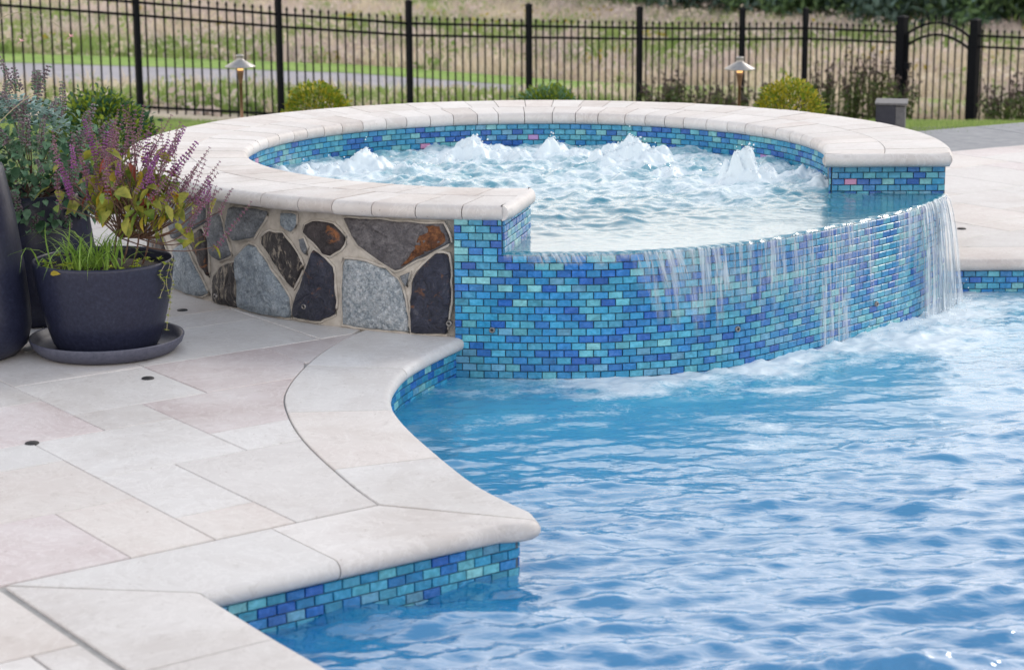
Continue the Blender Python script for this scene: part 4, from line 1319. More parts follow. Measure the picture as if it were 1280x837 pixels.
# the free edge follows the lip exactly
va = np.degrees(np.arctan2(Vs[:, 1] - YC, Vs[:, 0] - XC)) % 360
vr = np.hypot(Vs[:, 0] - XC, Vs[:, 1] - YC)
vmax = np.interp(va, fa[o_], fr_[o_]) + 0.006
out_ = (va > 264.5) & (va < fa.max()) & (vr > vmax - 0.002) & (vr < vmax + 0.02)
k1 = vmax[out_] / vr[out_]
Vs[out_, 0] = XC + (Vs[out_, 0] - XC) * k1; Vs[out_, 1] = YC + (Vs[out_, 1] - YC) * k1
Vs[out_, 2] = ZS - 0.009
inI = np.hypot(c[:, 0] - IC.x, c[:, 1] - IC.y) < IR - 0.001
isfront = (ang > 264.9) & (ang < fa.max() - 0.3)
keepf = inI | (isfront & (rr_ < rmax + 0.003))
Fs = Fs[keepf]
me = np_mesh('hot_tub_water', Vs, Fs, M['spa_water'])
at = me.attributes.new('foam', 'FLOAT', 'POINT'); at.data.foreach_set('value', foam.ravel().astype(np.float32))
at = me.attributes.new('air', 'FLOAT', 'POINT'); at.data.foreach_set('value', np.clip(back * rim_d * 1.2, 0, 1).ravel().astype(np.float32))
tag(link('hot_tub_water', me), kind='structure')

fb = MB()
fr0 = random.Random(44)
for jx, jy, wx, wy, h_ in jets:
    for q in range(int(700 * h_)):
        a = fr0.uniform(0, 2 * PI); k_ = abs(fr0.gauss(0, 0.75))
        bx, by = jx + wx * k_ * math.cos(a), jy + wy * k_ * math.sin(a)
        if math.hypot(bx - IC.x, by - IC.y) > IR - 0.03: continue
        ix, iy = int((bx - sx[0]) / 0.0085), int((by - sy[0]) / 0.0085)
        blob(fb, (bx, by, ZS + Z[iy, ix] + fr0.uniform(0.0, 0.004) + (abs(fr0.gauss(0, 0.02)) if fr0.random() < 0.15 else 0)), fr0.uniform(0.0015, 0.0055))
tag(fb.build('jet_froth', [M['froth']], None, True), kind='stuff')

# falling water: thin strands that leave the lip and drop to the pool
wf = MB()
wr = random.Random(6)
def strand(s_, fall, out, w, drift=0.0):
    """a ribbon with thickness, from the lip at arc length s_"""
    p, t = FRONT.at(s_), FRONT.tan(s_)
    nrm = Vector((t.y, -t.x))
    N = 12
    L, Rr, th = [], [], []
    ph = wr.uniform(0, 6)
    for i in range(N + 1):
        f_ = i / N
        z = ZL + 0.008 - fall * f_ ** 1.25
        d = 0.010 + out * (f_ ** 0.62)
        wob = 0.006 * math.sin(ph + f_ * 9) * f_
        cc = p + nrm * d + t * (drift * f_ + wob)
        ww = w * (1.0 - 0.55 * f_) * (0.8 + 0.4 * math.sin(ph * 2 + f_ * 14))
        if fall < 0.40 and i > N - 3: ww *= (N - i + 0.3) / 3
        L.append((cc - t * ww / 2, z)); Rr.append((cc + t * ww / 2, z)); th.append(nrm * (0.0012 + 0.0016 * wr.random()))
    vs = []
    for (a, z), (b_, _), q in zip(L, Rr, th):
        m_ = (a + b_) / 2
        vs += [(a.x, a.y, z), (m_.x + q.x, m_.y + q.y, z), (b_.x, b_.y, z), (m_.x - q.x, m_.y - q.y, z)]
    fs = []
    for i in range(N):
        for j in range(4):
            j2 = (j + 1) % 4
            fs.append((4 * i + j, 4 * i + j2, 4 * i + 4 + j2, 4 * i + 4 + j))
    wf.add(vs, fs)
FL = FRONT.L
FULL = ZL - ZW + 0.012
def sheet(s0, s1, fall, out0, out1, strength, seed, ns=None, drift=0.0):
    """a joined curtain of water; the streak shader thins it into threads"""
    ns = ns or max(6, int((s1 - s0) / 0.008)); nf = 22
    vs, fs, st, fd, ff_ = [], [], [], [], []
    rs = np.random.RandomState(seed)
    for i in range(ns + 1):
        a = i / ns
        s_ = s0 + (s1 - s0) * a
        p, t = FRONT.at(s_), FRONT.tan(s_)
        nrm = Vector((t.y, -t.x))
        o_ = out0 + (out1 - out0) * a
        rag = float(fbm(np.array([s_ * 26.0 + seed]), np.array([seed * 1.7]), 3)[0])
        fl = fall if fall >= FULL else fall * (0.35 + 1.1 * rag)
        for k_ in range(nf + 1):
            f_ = k_ / nf
            d = 0.009 + o_ * f_ ** 0.62 + 0.004 * (float(_ng[(i * 3) % 512, (seed * 31 + k_ // 3) % 512]) - 0.5) * f_
            z = ZL + 0.009 - fl * f_ ** 1.25
            q = p + nrm * d + t * (drift * f_)
            vs.append((q.x, q.y, z)); st.append(s_); ff_.append(f_ * fl)
            edge = min(1.0, a / 0.18, (1 - a) / (0.18 if s1 < FL - 0.05 else 0.03))
            fd.append(strength * max(0.0, edge) * ((1 - f_ ** 3) if fall < FULL else 1.0))
    for i in range(ns):
        for k_ in range(nf):
            a = i * (nf + 1) + k_
            fs.append((a, a + 1, a + nf + 2, a + nf + 1))
    return vs, fs, st, ff_, fd
SH = []
SH.append(sheet(FL - 0.42, FL - 0.012, FULL, 0.030, 0.090, 1.25, 1))
SH.append(sheet(FL - 0.30, FL - 0.012, FULL, 0.026, 0.075, 0.7, 2))
SH.append(sheet(FL - 0.62, FL - 0.36, 0.34, 0.02, 0.03, 0.75, 3, drift=-0.02))
for k_, (a, b_, fl, st_) in enumerate(((0.62, 0.88, 0.22, 1.0), (0.72, 0.86, 0.34, 0.9), (0.84, 1.04, 0.32, 1.0), (0.98, 1.14, 0.24, 0.8), (1.14, 1.32, 0.36, 0.95), (1.32, 1.50, 0.32, 0.85), (1.50, 1.72, FULL, 0.75), (1.66, 1.90, 0.32, 0.8), (0.24, 0.64, 0.045, 0.9))):
    SH.append(sheet(a, b_, fl, 0.006, 0.008, st_, 10 + k_, drift=0.05 if k_ < 2 else 0.02))
vs, fs, st, ff_, fd = [], [], [], [], []
for a in SH:
    n0 = len(vs); vs += a[0]; fs += [tuple(q + n0 for q in f_) for f_ in a[1]]; st += a[2]; ff_ += a[3]; fd += a[4]
me = np_mesh('water_curtain', np.array(vs), np.array(fs), M['curtain'])
for nm, arr in (('along', st), ('drop', ff_), ('flow', fd)):
    at = me.attributes.new(nm, 'FLOAT', 'POINT'); at.data.foreach_set('value', np.array(arr, dtype=np.float32))
tag(link('water_curtain', me), kind='stuff')
for i in range(14):     # a few separate threads
    s_ = FL - 0.03 - 0.42 * wr.random()
    strand(s_, FULL, 0.034 + 0.052 * (1 - (FL - s_) / 0.5), wr.uniform(0.004, 0.008), wr.uniform(-0.01, 0.03))
# smooth roll of water over the whole lip
lipn = 160
vs, fs = [], []
for i in range(lipn + 1):
    s_ = 0.18 + (FL - 0.19) * i / lipn
    p, t = FRONT.at(s_), FRONT.tan(s_)
    nrm = Vector((t.y, -t.x))
    dr = 0.006 + 0.030 * float(fbm(np.array([s_ * 9.0]), np.array([3.3]), 4)[0])
    for q in range(7):
        an = PI * 0.36 + PI * 0.14 * min(q, 4) / 4
        d = 0.004 + 0.009 * math.sin(an)
        z = ZL + 0.010 - 0.010 * (1 - math.cos(an)) - (dr * (q - 4) / 2 if q > 4 else 0)
        qq = p + nrm * (d if q < 6 else d - 0.003)
        vs.append((qq.x, qq.y, z))
for i in range(lipn):
    for q in range(6):
        a = 7 * i + q
        fs.append((a, a + 7, a + 8, a + 1))
me = np_mesh('spilling_film', np.array(vs), np.array(fs), M['curtain'])
for nm, arr in (('along', [0.18 + (FL - 0.19) * (i // 7) / lipn for i in range(len(vs))]), ('drop', [0.01 * (i % 7) for i in range(len(vs))]), ('flow', [0.55 if i % 7 < 5 else 0.25 if i % 7 == 5 else 0.0 for i in range(len(vs))])):
    at = me.attributes.new(nm, 'FLOAT', 'POINT'); at.data.foreach_set('value', np.array(arr, dtype=np.float32))
tag(link('spilling_film', me), kind='stuff')
fwo = tag(wf.build('falling_water', [M['fall']], None, True), kind='stuff')
fix_normals(fwo.data)
# droplets and splash beads where the fall hits the pool
dm = MB()
for i in range(260):
    s_ = FL - 0.02 - 0.9 * wr.random() ** 1.8
    p, t = FRONT.at(s_), FRONT.tan(s_)
    nrm = Vector((t.y, -t.x))
    q = p + nrm * (0.07 + abs(wr.gauss(0, 0.06)))
    z = ZW + abs(wr.gauss(0, 0.03))
    r_ = wr.uniform(0.0012, 0.0034)
    dm.add([(q.x + r_, q.y, z), (q.x - r_, q.y, z), (q.x, q.y + r_, z), (q.x, q.y - r_, z), (q.x, q.y, z + r_), (q.x, q.y, z - r_)],
           [(0, 2, 4), (2, 1, 4), (1, 3, 4), (3, 0, 4), (2, 0, 5), (1, 2, 5), (3, 1, 5), (0, 3, 5)])
tag(dm.build('water_droplets', [M['froth']], None, True), kind='stuff')

# ------------------------------------------------------------------ vegetation helpers
def leaf_geo(L, W, curl=0.2, n=3):
    """pointed leaf along +X, midrib folded; base at the origin"""
    vs, fs = [], []
    for i in range(n + 1):
        f_ = i / n
        w = W * 0.5 * math.sin(PI * (0.08 + 0.92 * f_) ** 0.8) if i < n else 0.0
        z = -curl * L * f_ * f_
        vs += [(L * f_, -w, z + w * 0.35), (L * f_, 0, z), (L * f_, w, z + w * 0.35)]
    for i in range(n):
        a = 3 * i
        fs += [(a, a + 1, a + 4, a + 3), (a + 1, a + 2, a + 5, a + 4)]
    return vs, fs
def orient(p, d, roll=0.0, s=1.0):
    d = Vector(d).normalized()
    q = d.to_track_quat('X', 'Z').to_matrix().to_4x4()
    Mx = q @ Matrix.Rotation(roll, 4, 'X') @ Matrix.Scale(s, 4)
    Mx.translation = p
    return Mx
def rdir(rg, up_=0.0):
    z = rg.uniform(-1, 1); a = rg.uniform(0, 2 * PI); r_ = math.sqrt(1 - z * z)
    return Vector((r_ * math.cos(a), r_ * math.sin(a), z + up_)).normalized()
# ------------------------------------------------------------------ planters
def vessel(name, prof, thick, loc, label, parent_mat, soil_z=None, soil_r=None):
    e = empty(name, loc, 0, label, 'planter')
    mb = MB()
    inner = [(max(r_ - thick, 0.01), z) for r_, z in reversed(prof) if z > (soil_z or 0) - 0.05]
    mb.lathe([(0.0, prof[0][1])] + prof + [(prof[-1][0] - thick * 0.5, prof[-1][1] + 0.004)] + inner, 56)
    mb.build('shell', [parent_mat], e, smooth=True)
    if soil_z:
        sm = MB(); pr = [(soil_r, soil_z - 0.01), (soil_r * 0.8, soil_z), (soil_r * 0.4, soil_z + 0.012), (0.0, soil_z + 0.01)]
        sm.lathe(pr, 28); sm.build('soil', [M['soil']], e, smooth=True)
    return e
# low bowl with its saucer
PX, PY = -1.425, 7.045
sau = empty('plant_saucer', (PX, PY, 0.002), 0, 'wide shallow grey saucer holding the low round planter on the paving', 'saucer')
mb = MB(); mb.lathe([(0.0, 0.001), (0.22, 0.0), (0.238, 0.004), (0.262, 0.030), (0.270, 0.052), (0.268, 0.056), (0.262, 0.054), (0.252, 0.030), (0.232, 0.010), (0.0, 0.008)], 64)
mb.build('dish', [M['saucer']], sau, smooth=True)
bowl = vessel('planter_bowl', [(0.150, 0.0), (0.172, 0.006), (0.186, 0.03), (0.205, 0.09), (0.221, 0.16), (0.234, 0.23), (0.242, 0.285), (0.245, 0.308), (0.2445, 0.316)], 0.009, (PX, PY, 0.012),
              'low dark blue round planter on a saucer with purple flowering basil', M['pot'], 0.285, 0.229)
tall = vessel('tall_planter', [(0.17, 0.0), (0.20, 0.006), (0.235, 0.04), (0.250, 0.10), (0.250, 0.16), (0.236, 0.32), (0.214, 0.50), (0.190, 0.63), (0.182, 0.665)], 0.014, (-1.93, 6.99, 0.0),
              'tall tapered dark blue planter cut off at the left, nearest of the planters', M['pot'], 0.62, 0.17)
third = vessel('tall_planter', [(0.19, 0.0), (0.215, 0.006), (0.232, 0.05), (0.235, 0.12), (0.224, 0.28), (0.205, 0.43), (0.196, 0.48)], 0.014, (-1.80, 7.62, 0.0),
               'dark planter behind the others, overgrown by grey-green mint with dusty spikes', M['pot'], 0.45, 0.18)

# ---- flower spikes (shared meshes)
def spike_mesh(name, L, whorls, br, mats, seed, dense=5, taper=0.55):
    rg = random.Random(seed)
    mb = MB()
    bend = rg.uniform(-0.12, 0.12) * L
    P = [Vector((bend * (i / 5) ** 2, 0, L * i / 5)) for i in range(6)]
    mb.tube(P, [0.0014 * (1 - 0.5 * i / 5) for i in range(6)], 4, False, 0)
    for w in range(whorls):
        f_ = 0.10 + 0.9 * w / max(1, whorls - 1)
        c_ = Vector((bend * f_ * f_, 0, L * f_))
        rr = br * (1 - taper * f_)
        for q in range(dense):
            a = 2 * PI * q / dense + w * 0.7 + rg.uniform(-0.2, 0.2)
            rad = rr * rg.uniform(1.0, 1.5)
            blob(mb, c_ + Vector((math.cos(a) * rad, math.sin(a) * rad, rg.uniform(-0.2, 0.3) * rr)), rr * rg.uniform(0.5, 0.8), 1 if rg.random() < 0.75 else 2, 0.8)
    return mb.mesh(name, mats)
BS = [spike_mesh('flower_spike', L, w, 0.0066, [M['stem'], M['fl_purple'], M['fl_dust']], 50 + i) for i, (L, w) in enumerate(((0.15, 11), (0.19, 14), (0.12, 9), (0.17, 13)))]
BV = [spike_mesh('flower_spike', L, w, 0.0082, [M['stem'], M['fl_violet'], M['fl_purple']], 70 + i, 6, 0.4) for i, (L, w) in enumerate(((0.10, 10), (0.13, 12)))]
DS = [spike_mesh('flower_spike', L, w, 0.0085, [M['stem'], M['fl_dust'], M['lf_mint']], 90 + i, 6, 0.3) for i, (L, w) in enumerate(((0.08, 8), (0.11, 10), (0.06, 6)))]
def leafmesh(L, W, mat, curl=0.2):
    mb = MB(); vs, fs = leaf_geo(L, W, curl); mb.add(vs, fs); return mb.mesh('leaf', [mat], True)
LB = [leafmesh(0.05, 0.027, M['lf_olive'], 0.3), leafmesh(0.045, 0.024, M['lf_olive'], 0.2), leafmesh(0.04, 0.022, M['lf_basil'], 0.3), leafmesh(0.055, 0.028, M['lf_basil'], 0.25), leafmesh(0.055, 0.026, M['lf_basil'], 0.35), leafmesh(0.045, 0.022, M['lf_basil'], 0.2), leafmesh(0.05, 0.024, M['lf_yellow'], 0.4), leafmesh(0.042, 0.020, M['lf_basil'], 0.3), leafmesh(0.04, 0.018, M['lf_red'], 0.3)]

# ---- basil in the bowl
prg = random.Random(17)
ZS0 = 0.30
basil = empty('basil_plant', (PX, PY, ZS0), 0, 'flowering basil with purple flower spikes and yellowing leaves in the low round planter', 'plant')
sm = MB()
def up_stem(a, b_, bow, r0, r1, mbx):
    a, b_ = Vector(a), Vector(b_)
    pts = []
    for i in range(7):
        f_ = i / 6
        p = a.lerp(b_, f_); p += Vector(bow) * math.sin(PI * f_)
        pts.append(p)
    mbx.tube(pts, [r0 + (r1 - r0) * i / 6 for i in range(7)], 5, False)
    return pts
# branch tips, local metres: x to the right, z up; widest above the right rim
tips = []
for i in range(92):
    a = prg.uniform(0, 1)
    x = -0.09 + 0.43 * a + prg.gauss(0, 0.035)
    z = 0.30 + 0.10 * math.sin(PI * min(1, max(0, (x + 0.16) / 0.60))) - 0.55 * max(0, x - 0.13) + prg.uniform(-0.13, 0.03)
    y = prg.gauss(0, 0.085)
    tips.append(Vector((x, y, z)))
for (bx, by) in ((0.02, 0.0), (0.06, 0.02), (0.10, -0.01), (0.13, 0.03)):
    up_stem((bx, by, 0), (bx + 0.03, by + 0.01, 0.13), (0.006, 0, 0), 0.0040, 0.003, sm)
for i, t in enumerate(tips):
    b0 = Vector((0.04 + 0.03 * (i % 4) + 0.02, 0.01, 0.10))
    up_stem(b0, t, (0.0, 0, -0.03 if t.x > 0.2 else 0.01), 0.0026, 0.0013, sm)
sm.build('stems', [M['stem']], basil)
for i, t in enumerate(tips):
    lean = Vector((0.55 * (t.x - 0.05) / 0.3 + 0.20 + prg.gauss(0, 0.26), prg.gauss(0, 0.25), 1.0))
    me = prg.choice(BV) if prg.random() < 0.20 else prg.choice(BS)
    o = link('flower_spike', me, basil)
    q = lean.normalized().to_track_quat('Z', 'X').to_matrix().to_4x4() @ Matrix.Rotation(prg.uniform(0, 6), 4, 'Z') @ Matrix.Scale(prg.uniform(0.8, 1.2), 4)
    q.translation = t - lean.normalized() * 0.02
    o.matrix_local = q
for i in range(250):
    t = prg.choice(tips)
    b0 = Vector((0.08, 0.01, 0.12))
    p = b0.lerp(t, prg.uniform(0.45, 1.05)) + Vector((prg.gauss(0, 0.018), prg.gauss(0, 0.025), prg.gauss(0, 0.018)))
    d = rdir(prg); d.z = d.z * 0.5 - 0.45
    o = link('leaf', prg.choice(LB), basil)
    o.matrix_local = orient(p, d, prg.uniform(-0.7, 0.7), prg.uniform(0.85, 1.7))
# ---- tuft of grass in the bowl
tuft = empty('grass_tuft', (PX - 0.035, PY - 0.06, ZS0), 0, 'tuft of thin green grass blades at the front of the low round planter', 'plant')
gm = []
for i in range(5):
    mb = MB()
    L, w = (0.19, 0.15, 0.23, 0.13, 0.26)[i], 0.0062
    vs, fs = [], []
    for k_ in range(7):
        f_ = k_ / 6
        bend = (0.55 + 0.12 * i) * f_ * f_
        ww = w * (1 - f_ ** 2.2)
        vs += [(L * f_ * math.sin(0.25 + bend), -ww / 2, L * f_ * math.cos(0.25 + bend)), (L * f_ * math.sin(0.25 + bend), ww / 2, L * f_ * math.cos(0.25 + bend))]
    fs = [(2 * k_, 2 * k_ + 1, 2 * k_ + 3, 2 * k_ + 2) for k_ in range(6)]
    mb.add(vs, fs); gm.append(mb.mesh('blade', [M['lf_grass']], True))
for i in range(130):
    o = link('blade', prg.choice(gm), tuft)
    a = prg.uniform(0, 2 * PI)
    o.location = (prg.gauss(0, 0.06), prg.gauss(0, 0.04), -0.005)
    o.rotation_euler = (prg.uniform(-0.25, 0.25), prg.uniform(-0.2, 0.25), a); o.scale = [prg.uniform(0.6, 1.15)] * 3
# small-leaved sedum that spills over the rim
sed = empty('sedum_plant', (PX, PY, ZS0), 0, 'lime green sedum creeping round and trailing over the right rim of the low planter', 'plant')
mb = MB(); stx = MB()
def rosette(p, s_, n=7):
    for q in range(n):
        a = 2 * PI * q / n + prg.uniform(-0.3, 0.3)
        Mx = orient(p, (math.cos(a), math.sin(a), prg.uniform(0.1, 0.9)), 0, s_)
        vs, fs = leaf_geo(0.013, 0.008, 0.1, 2)
        mb.add([Mx @ Vector(v_) for v_ in vs], fs)
for i in range(46):
    a = prg.choice([prg.uniform(R(150), R(215)), prg.uniform(R(-70), R(40)), prg.uniform(R(225), R(330))])
    r_ = prg.uniform(0.14, 0.225)
    rosette(Vector((r_ * math.cos(a), r_ * math.sin(a), prg.uniform(0.0, 0.035))), prg.uniform(0.8, 1.4))
for (a0_, ln) in ((R(-18), 0.24), (R(-10), 0.15), (R(-26), 0.12)):
    pts = []
    for k_ in range(14):
        f_ = k_ / 13
        rr = 0.225 + 0.035 * min(1, f_ * 4) - 0.02 * f_ + 0.004 * math.sin(k_)
        pts.append(Vector((rr * math.cos(a0_ + 0.06 * math.sin(k_ * 0.8)), rr * math.sin(a0_ + 0.06 * math.sin(k_ * 0.8)), 0.03 * (1 - (f_ * 5 - 1) ** 2) if f_ < 0.2 else 0.03 - (f_ - 0.2) * ln * 1.25)))
    stx.tube(pts, 0.0012, 4, False)
    for p in pts[2:]:
        if prg.random() < 0.85: rosette(p, prg.uniform(0.6, 1.1), 4)
mb.build('foliage', [M['lf_sedum']], sed, smooth=True); stx.build('stems', [M['stem_pale']], sed)
# fallen yellow leaf on the rim
fl_ = link('fallen_leaf', leafmesh(0.04, 0.026, M['lf_yellow'], 0.3)); fl_.matrix_world = orient(Vector((PX - 0.135, PY - 0.222, 0.318)), (1, -0.25, 0.15), 0.9, 0.8)
tag(fl_, 'single yellow leaf lying on the front rim of the low planter', 'leaf')

# ---- mint-like shrub in the back planter
mint = empty('mint_plant', (-1.785, 7.60, 0.45), 0, 'bushy grey-green mint with dusty purple flower spikes in the back planter', 'plant')
LMN = [leafmesh(0.042, 0.036, M['lf_mint'], 0.2), leafmesh(0.036, 0.031, M['lf_mint'], 0.15), leafmesh(0.045, 0.036, M['lf_mint2'], 0.25), leafmesh(0.028, 0.023, M['lf_mint'], 0.2)]
def dome_pt(rg, f_):
    d = rdir(rg)
    d.z = d.z * 0.85 + 0.12
    d.normalize()
    R_ = 0.262
    p = Vector((d.x * R_ * 1.0, d.y * R_ * 0.95, d.z * 0.275 + 0.115)) * f_
    return p, d
for i in range(290):
    p, d = dome_pt(prg, prg.uniform(0.86, 1.04))
    if d.y > 0.3: d.y *= -1; p.y *= -1
    dd = Vector((d.x, d.y, d.z * 0.4 - 0.5)) + rdir(prg) * 0.6
    o = link('leaf', prg.choice(LMN), mint)
    o.matrix_local = orient(p, dd, prg.uniform(-0.5, 0.5), prg.uniform(0.7, 1.3))
mb = MB()
for i in range(1300):
    p, d = dome_pt(prg, prg.uniform(0.5, 0.98))
    dd = Vector((d.x, d.y, d.z * 0.4 - 0.4)) + rdir(prg) * 0.8
    Mx = orient(p, dd, prg.uniform(-1, 1), prg.uniform(0.7, 1.3))
    vs, fs = leaf_geo(0.030, 0.022, 0.2, 2)
    mb.add([Mx @ Vector(v_) for v_ in vs], fs, prg.randrange(2))
mb.build('foliage', [M['lf_mint2'], M['lf_mint']], mint, smooth=True, kind='stuff')
sm = MB()
for i in range(40):
    p, d = dome_pt(prg, 0.95)
    sm.tube([(prg.gauss(0, 0.02), prg.gauss(0, 0.02), -0.01), p * 0.5 + Vector((0, 0, 0.03)), p], [0.003, 0.002, 0.0015], 4, False)
sm.build('stems', [M['stem']], mint)
for i in range(74):
    p, d = dome_pt(prg, prg.uniform(0.95, 1.1))
    if d.y > 0.35: d.y *= -1; p.y *= -1
    o = link('flower_spike', prg.choice(DS), mint)
    up_ = Vector((d.x * 0.5, d.y * 0.4, 0.9)) + rdir(prg) * 0.3
    q = up_.normalized().to_track_quat('Z', 'X').to_matrix().to_4x4() @ Matrix.Scale(prg.uniform(0.8, 1.3), 4)
    q.translation = p
    o.matrix_local = q
# silver-blue foliage arching across its top
silver = empty('silver_leaf_plant', (-1.86, 7.50, 0.60), 0, 'silver-blue rounded leaves on arching stems above the grey-green mint', 'plant')
sm = MB(); LS = [leafmesh(0.024, 0.021, M['lf_silver'], 0.05), leafmesh(0.018, 0.016, M['lf_silver'], 0.05)]
scount = 0
for i in range(11):
    y0 = prg.uniform(-0.09, 0.05); z0 = prg.uniform(0.13, 0.23)
    pts = []
    ln = prg.uniform(0.26, 0.34)
    for k_ in range(14):
        f_ = k_ / 13
        pts.append(Vector((-0.08 + ln * f_, y0 - 0.03 * f_, z0 + 0.05 * math.sin(PI * f_ * 0.8) - 0.05 * f_)))
    sm.tube([(0.0, 0.02, -0.14), (-0.06, 0.0, 0.0), pts[0]], 0.0018, 4, False)
    sm.tube(pts, 0.0014, 4, False)
    for p in pts[1:]:
        for sgn in (-1, 1):
            if scount >= 290: break
            scount += 1
            o = link('leaf', prg.choice(LS), silver)
            o.matrix_local = orient(p, (0.35, 0.5 * sgn, prg.uniform(0.2, 0.9)), prg.uniform(-0.4, 0.4), prg.uniform(0.8, 1.15))
sm.build('stems', [M['lf_silver']], silver)
# thin wand with two pink flowers rising from the nearest tall planter
wand = empty('wand_flower_plant', (-1.93, 6.99, 0.63), 0, 'thin arching wands with two small pink flowers above the nearest tall planter', 'plant')
sm = MB()
w1 = catmull([(0, 0, 0), (0.06, 0.05, 0.28), (0.16, 0.10, 0.50), (0.25, 0.14, 0.545), (0.33, 0.17, 0.52), (0.40, 0.20, 0.455)], 6)
w2 = catmull([(0, 0, 0), (0.03, 0.05, 0.22), (0.10, 0.12, 0.38), (0.18, 0.17, 0.45), (0.226, 0.20, 0.44)], 6)
w3 = catmull([(0.01, 0, 0), (0.10, 0.03, 0.10), (0.22, 0.05, 0.22), (0.30, 0.06, 0.27), (0.42, 0.06, 0.29)], 6)
for w in (w1, w2, w3): sm.tube([tuple(p) for p in w], [0.0022 - 0.0013 * i / (len(w) - 1) for i in range(len(w))], 5, False)
sm.build('stems', [M['stem_pale']], wand)
pm = MB()
for q in range(4):
    Mx = orient((0, 0, 0), (math.cos(q * 1.2 - 0.6), 0.15, math.sin(q * 1.2 + 0.2)), 0.3, 1.0)
    vs, fs = leaf_geo(0.016, 0.010, 0.1, 2); pm.add([Mx @ Vector(v_) for v_ in vs], fs)
pmesh = pm.mesh('blossom', [M['fl_pink']], True)
for p in (w1[-1], w2[-1]):
    o = link('blossom', pmesh, wand); o.location = p
    for q in range(3):
        pass

# ---- clipped boxwoods
def boxwood(loc, rx, rz, label, mat1, mat2, seed, n=4200, lsz=0.025):
    rg = random.Random(seed)
    e = empty('boxwood_shrub', loc, 0, label, 'shrub', 'clipped boxwood shrubs')
    mb = MB()
    lumps = [(rdir(rg), rg.uniform(-0.08, 0.20)) for _ in range(22)]
    for i in range(n):
        d = rdir(rg)
        bulge = 1 + sum(h_ * max(0, d.dot(l_)) ** 8 for l_, h_ in lumps) + (rg.uniform(0.05, 0.22) if rg.random() < 0.06 else rg.uniform(-0.05, 0.06))
        f_ = rg.uniform(0.55, 1.0) ** 0.6 * bulge
        p = Vector((d.x * rx * f_, d.y * rx * f_, rz + d.z * rz * f_))
        if p.z < 0.01: continue
        Mx = orient(p, d + rdir(rg) * 0.8 + Vector((0, 0, 0.35)), rg.uniform(-1, 1), rg.uniform(0.7, 1.3))
        vs, fs = leaf_geo(lsz, lsz * 0.62, 0.1, 2)
        mb.add([Mx @ Vector(v_) for v_ in vs], fs, 0 if rg.random() < 0.6 else 1)
    mb.build('foliage', [mat1, mat2], e, smooth=True, kind='stuff')
    sm = MB()
    for i in range(9):
        d = rdir(rg); d.z = abs(d.z)
        sm.tube([(0, 0, -0.03), (d.x * rx * 0.3, d.y * rx * 0.3, rz * 0.7), (d.x * rx * 0.8, d.y * rx * 0.8, rz + d.z * rz * 0.8)], [0.008, 0.005, 0.002], 5, False)
    sm.build('stems', [M['bark']], e)
def zg(x, y): return gz1(x, y)
boxwood((-2.10, 10.55, zg(-2.1, 10.6)), 0.265, 0.30, 'large round boxwood behind the grey-green mint planter', M['lf_box'], M['lf_mint2'], 1, 6500, 0.030)
boxwood((-1.235, 13.2, zg(-1.2, 13.2)), 0.205, 0.185, 'clipped green boxwood behind the hot tub rim beside the left path light', M['lf_box'], M['lf_boxy'], 2)
boxwood((0.245, 13.2, zg(0.2, 13.2)), 0.185, 0.172, 'low dark boxwood just showing above the middle of the hot tub rim', M['lf_box'], M['lf_mint'], 3)
boxwood((1.765, 13.0, zg(1.8, 13.0)), 0.215, 0.190, 'golden yellow boxwood behind the hot tub beside the right path light', M['lf_boxy'], M['lf_box'], 4)

# ------------------------------------------------------------------ path lights
def path_light(loc, label):
    e = empty('path_light', loc, 0, label, 'path light', 'garden path lights')
    h = 0.50 - 0.0
    mb = MB(); mb.tube([(0, 0, -0.05), (0, 0, 0.33)], 0.0105, 10); mb.build('stem', [M['copper']], e, smooth=True)
    mb = MB(); mb.lathe([(0.0105, 0.315), (0.0125, 0.33), (0.021, 0.385), (0.024, 0.40), (0.021, 0.402), (0.0, 0.40)], 20); mb.build('socket_cup', [M['copper']], e, smooth=True)
    mb = MB(); mb.lathe([(0.0, 0.398), (0.019, 0.402), (0.020, 0.425), (0.012, 0.440), (0.0, 0.442)], 16); mb.build('lamp_glass', [M['glow']], e, smooth=True)
    mb = MB(); mb.lathe([(0.0, 0.446), (0.020, 0.442), (0.098, 0.422), (0.101, 0.424), (0.099, 0.430), (0.030, 0.468), (0.024, 0.474), (0.024, 0.492), (0.026, 0.494), (0.025, 0.504), (0.0, 0.507)], 32)
    mb.build('lamp_shade', [M['lamp_cap']], e, smooth=True)
    return e
path_light((-1.784, 13.6, -0.015), 'lit copper path light standing on the lawn left of the hot tub')
path_light((1.492, 13.4, -0.030), 'lit path light in front of the fence behind the right half of the hot tub')

# small dark box with pale side and lid, right of the hot tub rim
ub = empty('utility_box', (2.47, 13.32, -0.05), R(-14), 'small black metal box with grey lid and side right of the hot tub rim', 'box')
mb = MB(); mb.box((-0.03, 0, 0.11), (0.125, 0.12, 0.22)); mb.build('housing', [M['box_dark']], ub)
mb = MB(); mb.box((0.064, 0, 0.105), (0.06, 0.112, 0.21)); mb.build('side_panel', [M['box_pale']], ub)
mb = MB(); mb.add([(-0.10, -0.075, 0.222), (0.105, -0.075, 0.222), (0.105, 0.075, 0.222), (-0.10, 0.075, 0.222), (-0.10, -0.075, 0.234), (0.105, -0.075, 0.234), (0.105, 0.075, 0.250), (-0.10, 0.075, 0.250)],
                  [(0, 3, 2, 1), (4, 5, 6, 7), (0, 1, 5, 4), (1, 2, 6, 5), (2, 3, 7, 6), (3, 0, 4, 7)])
mb.build('lid', [M['box_pale']], ub)

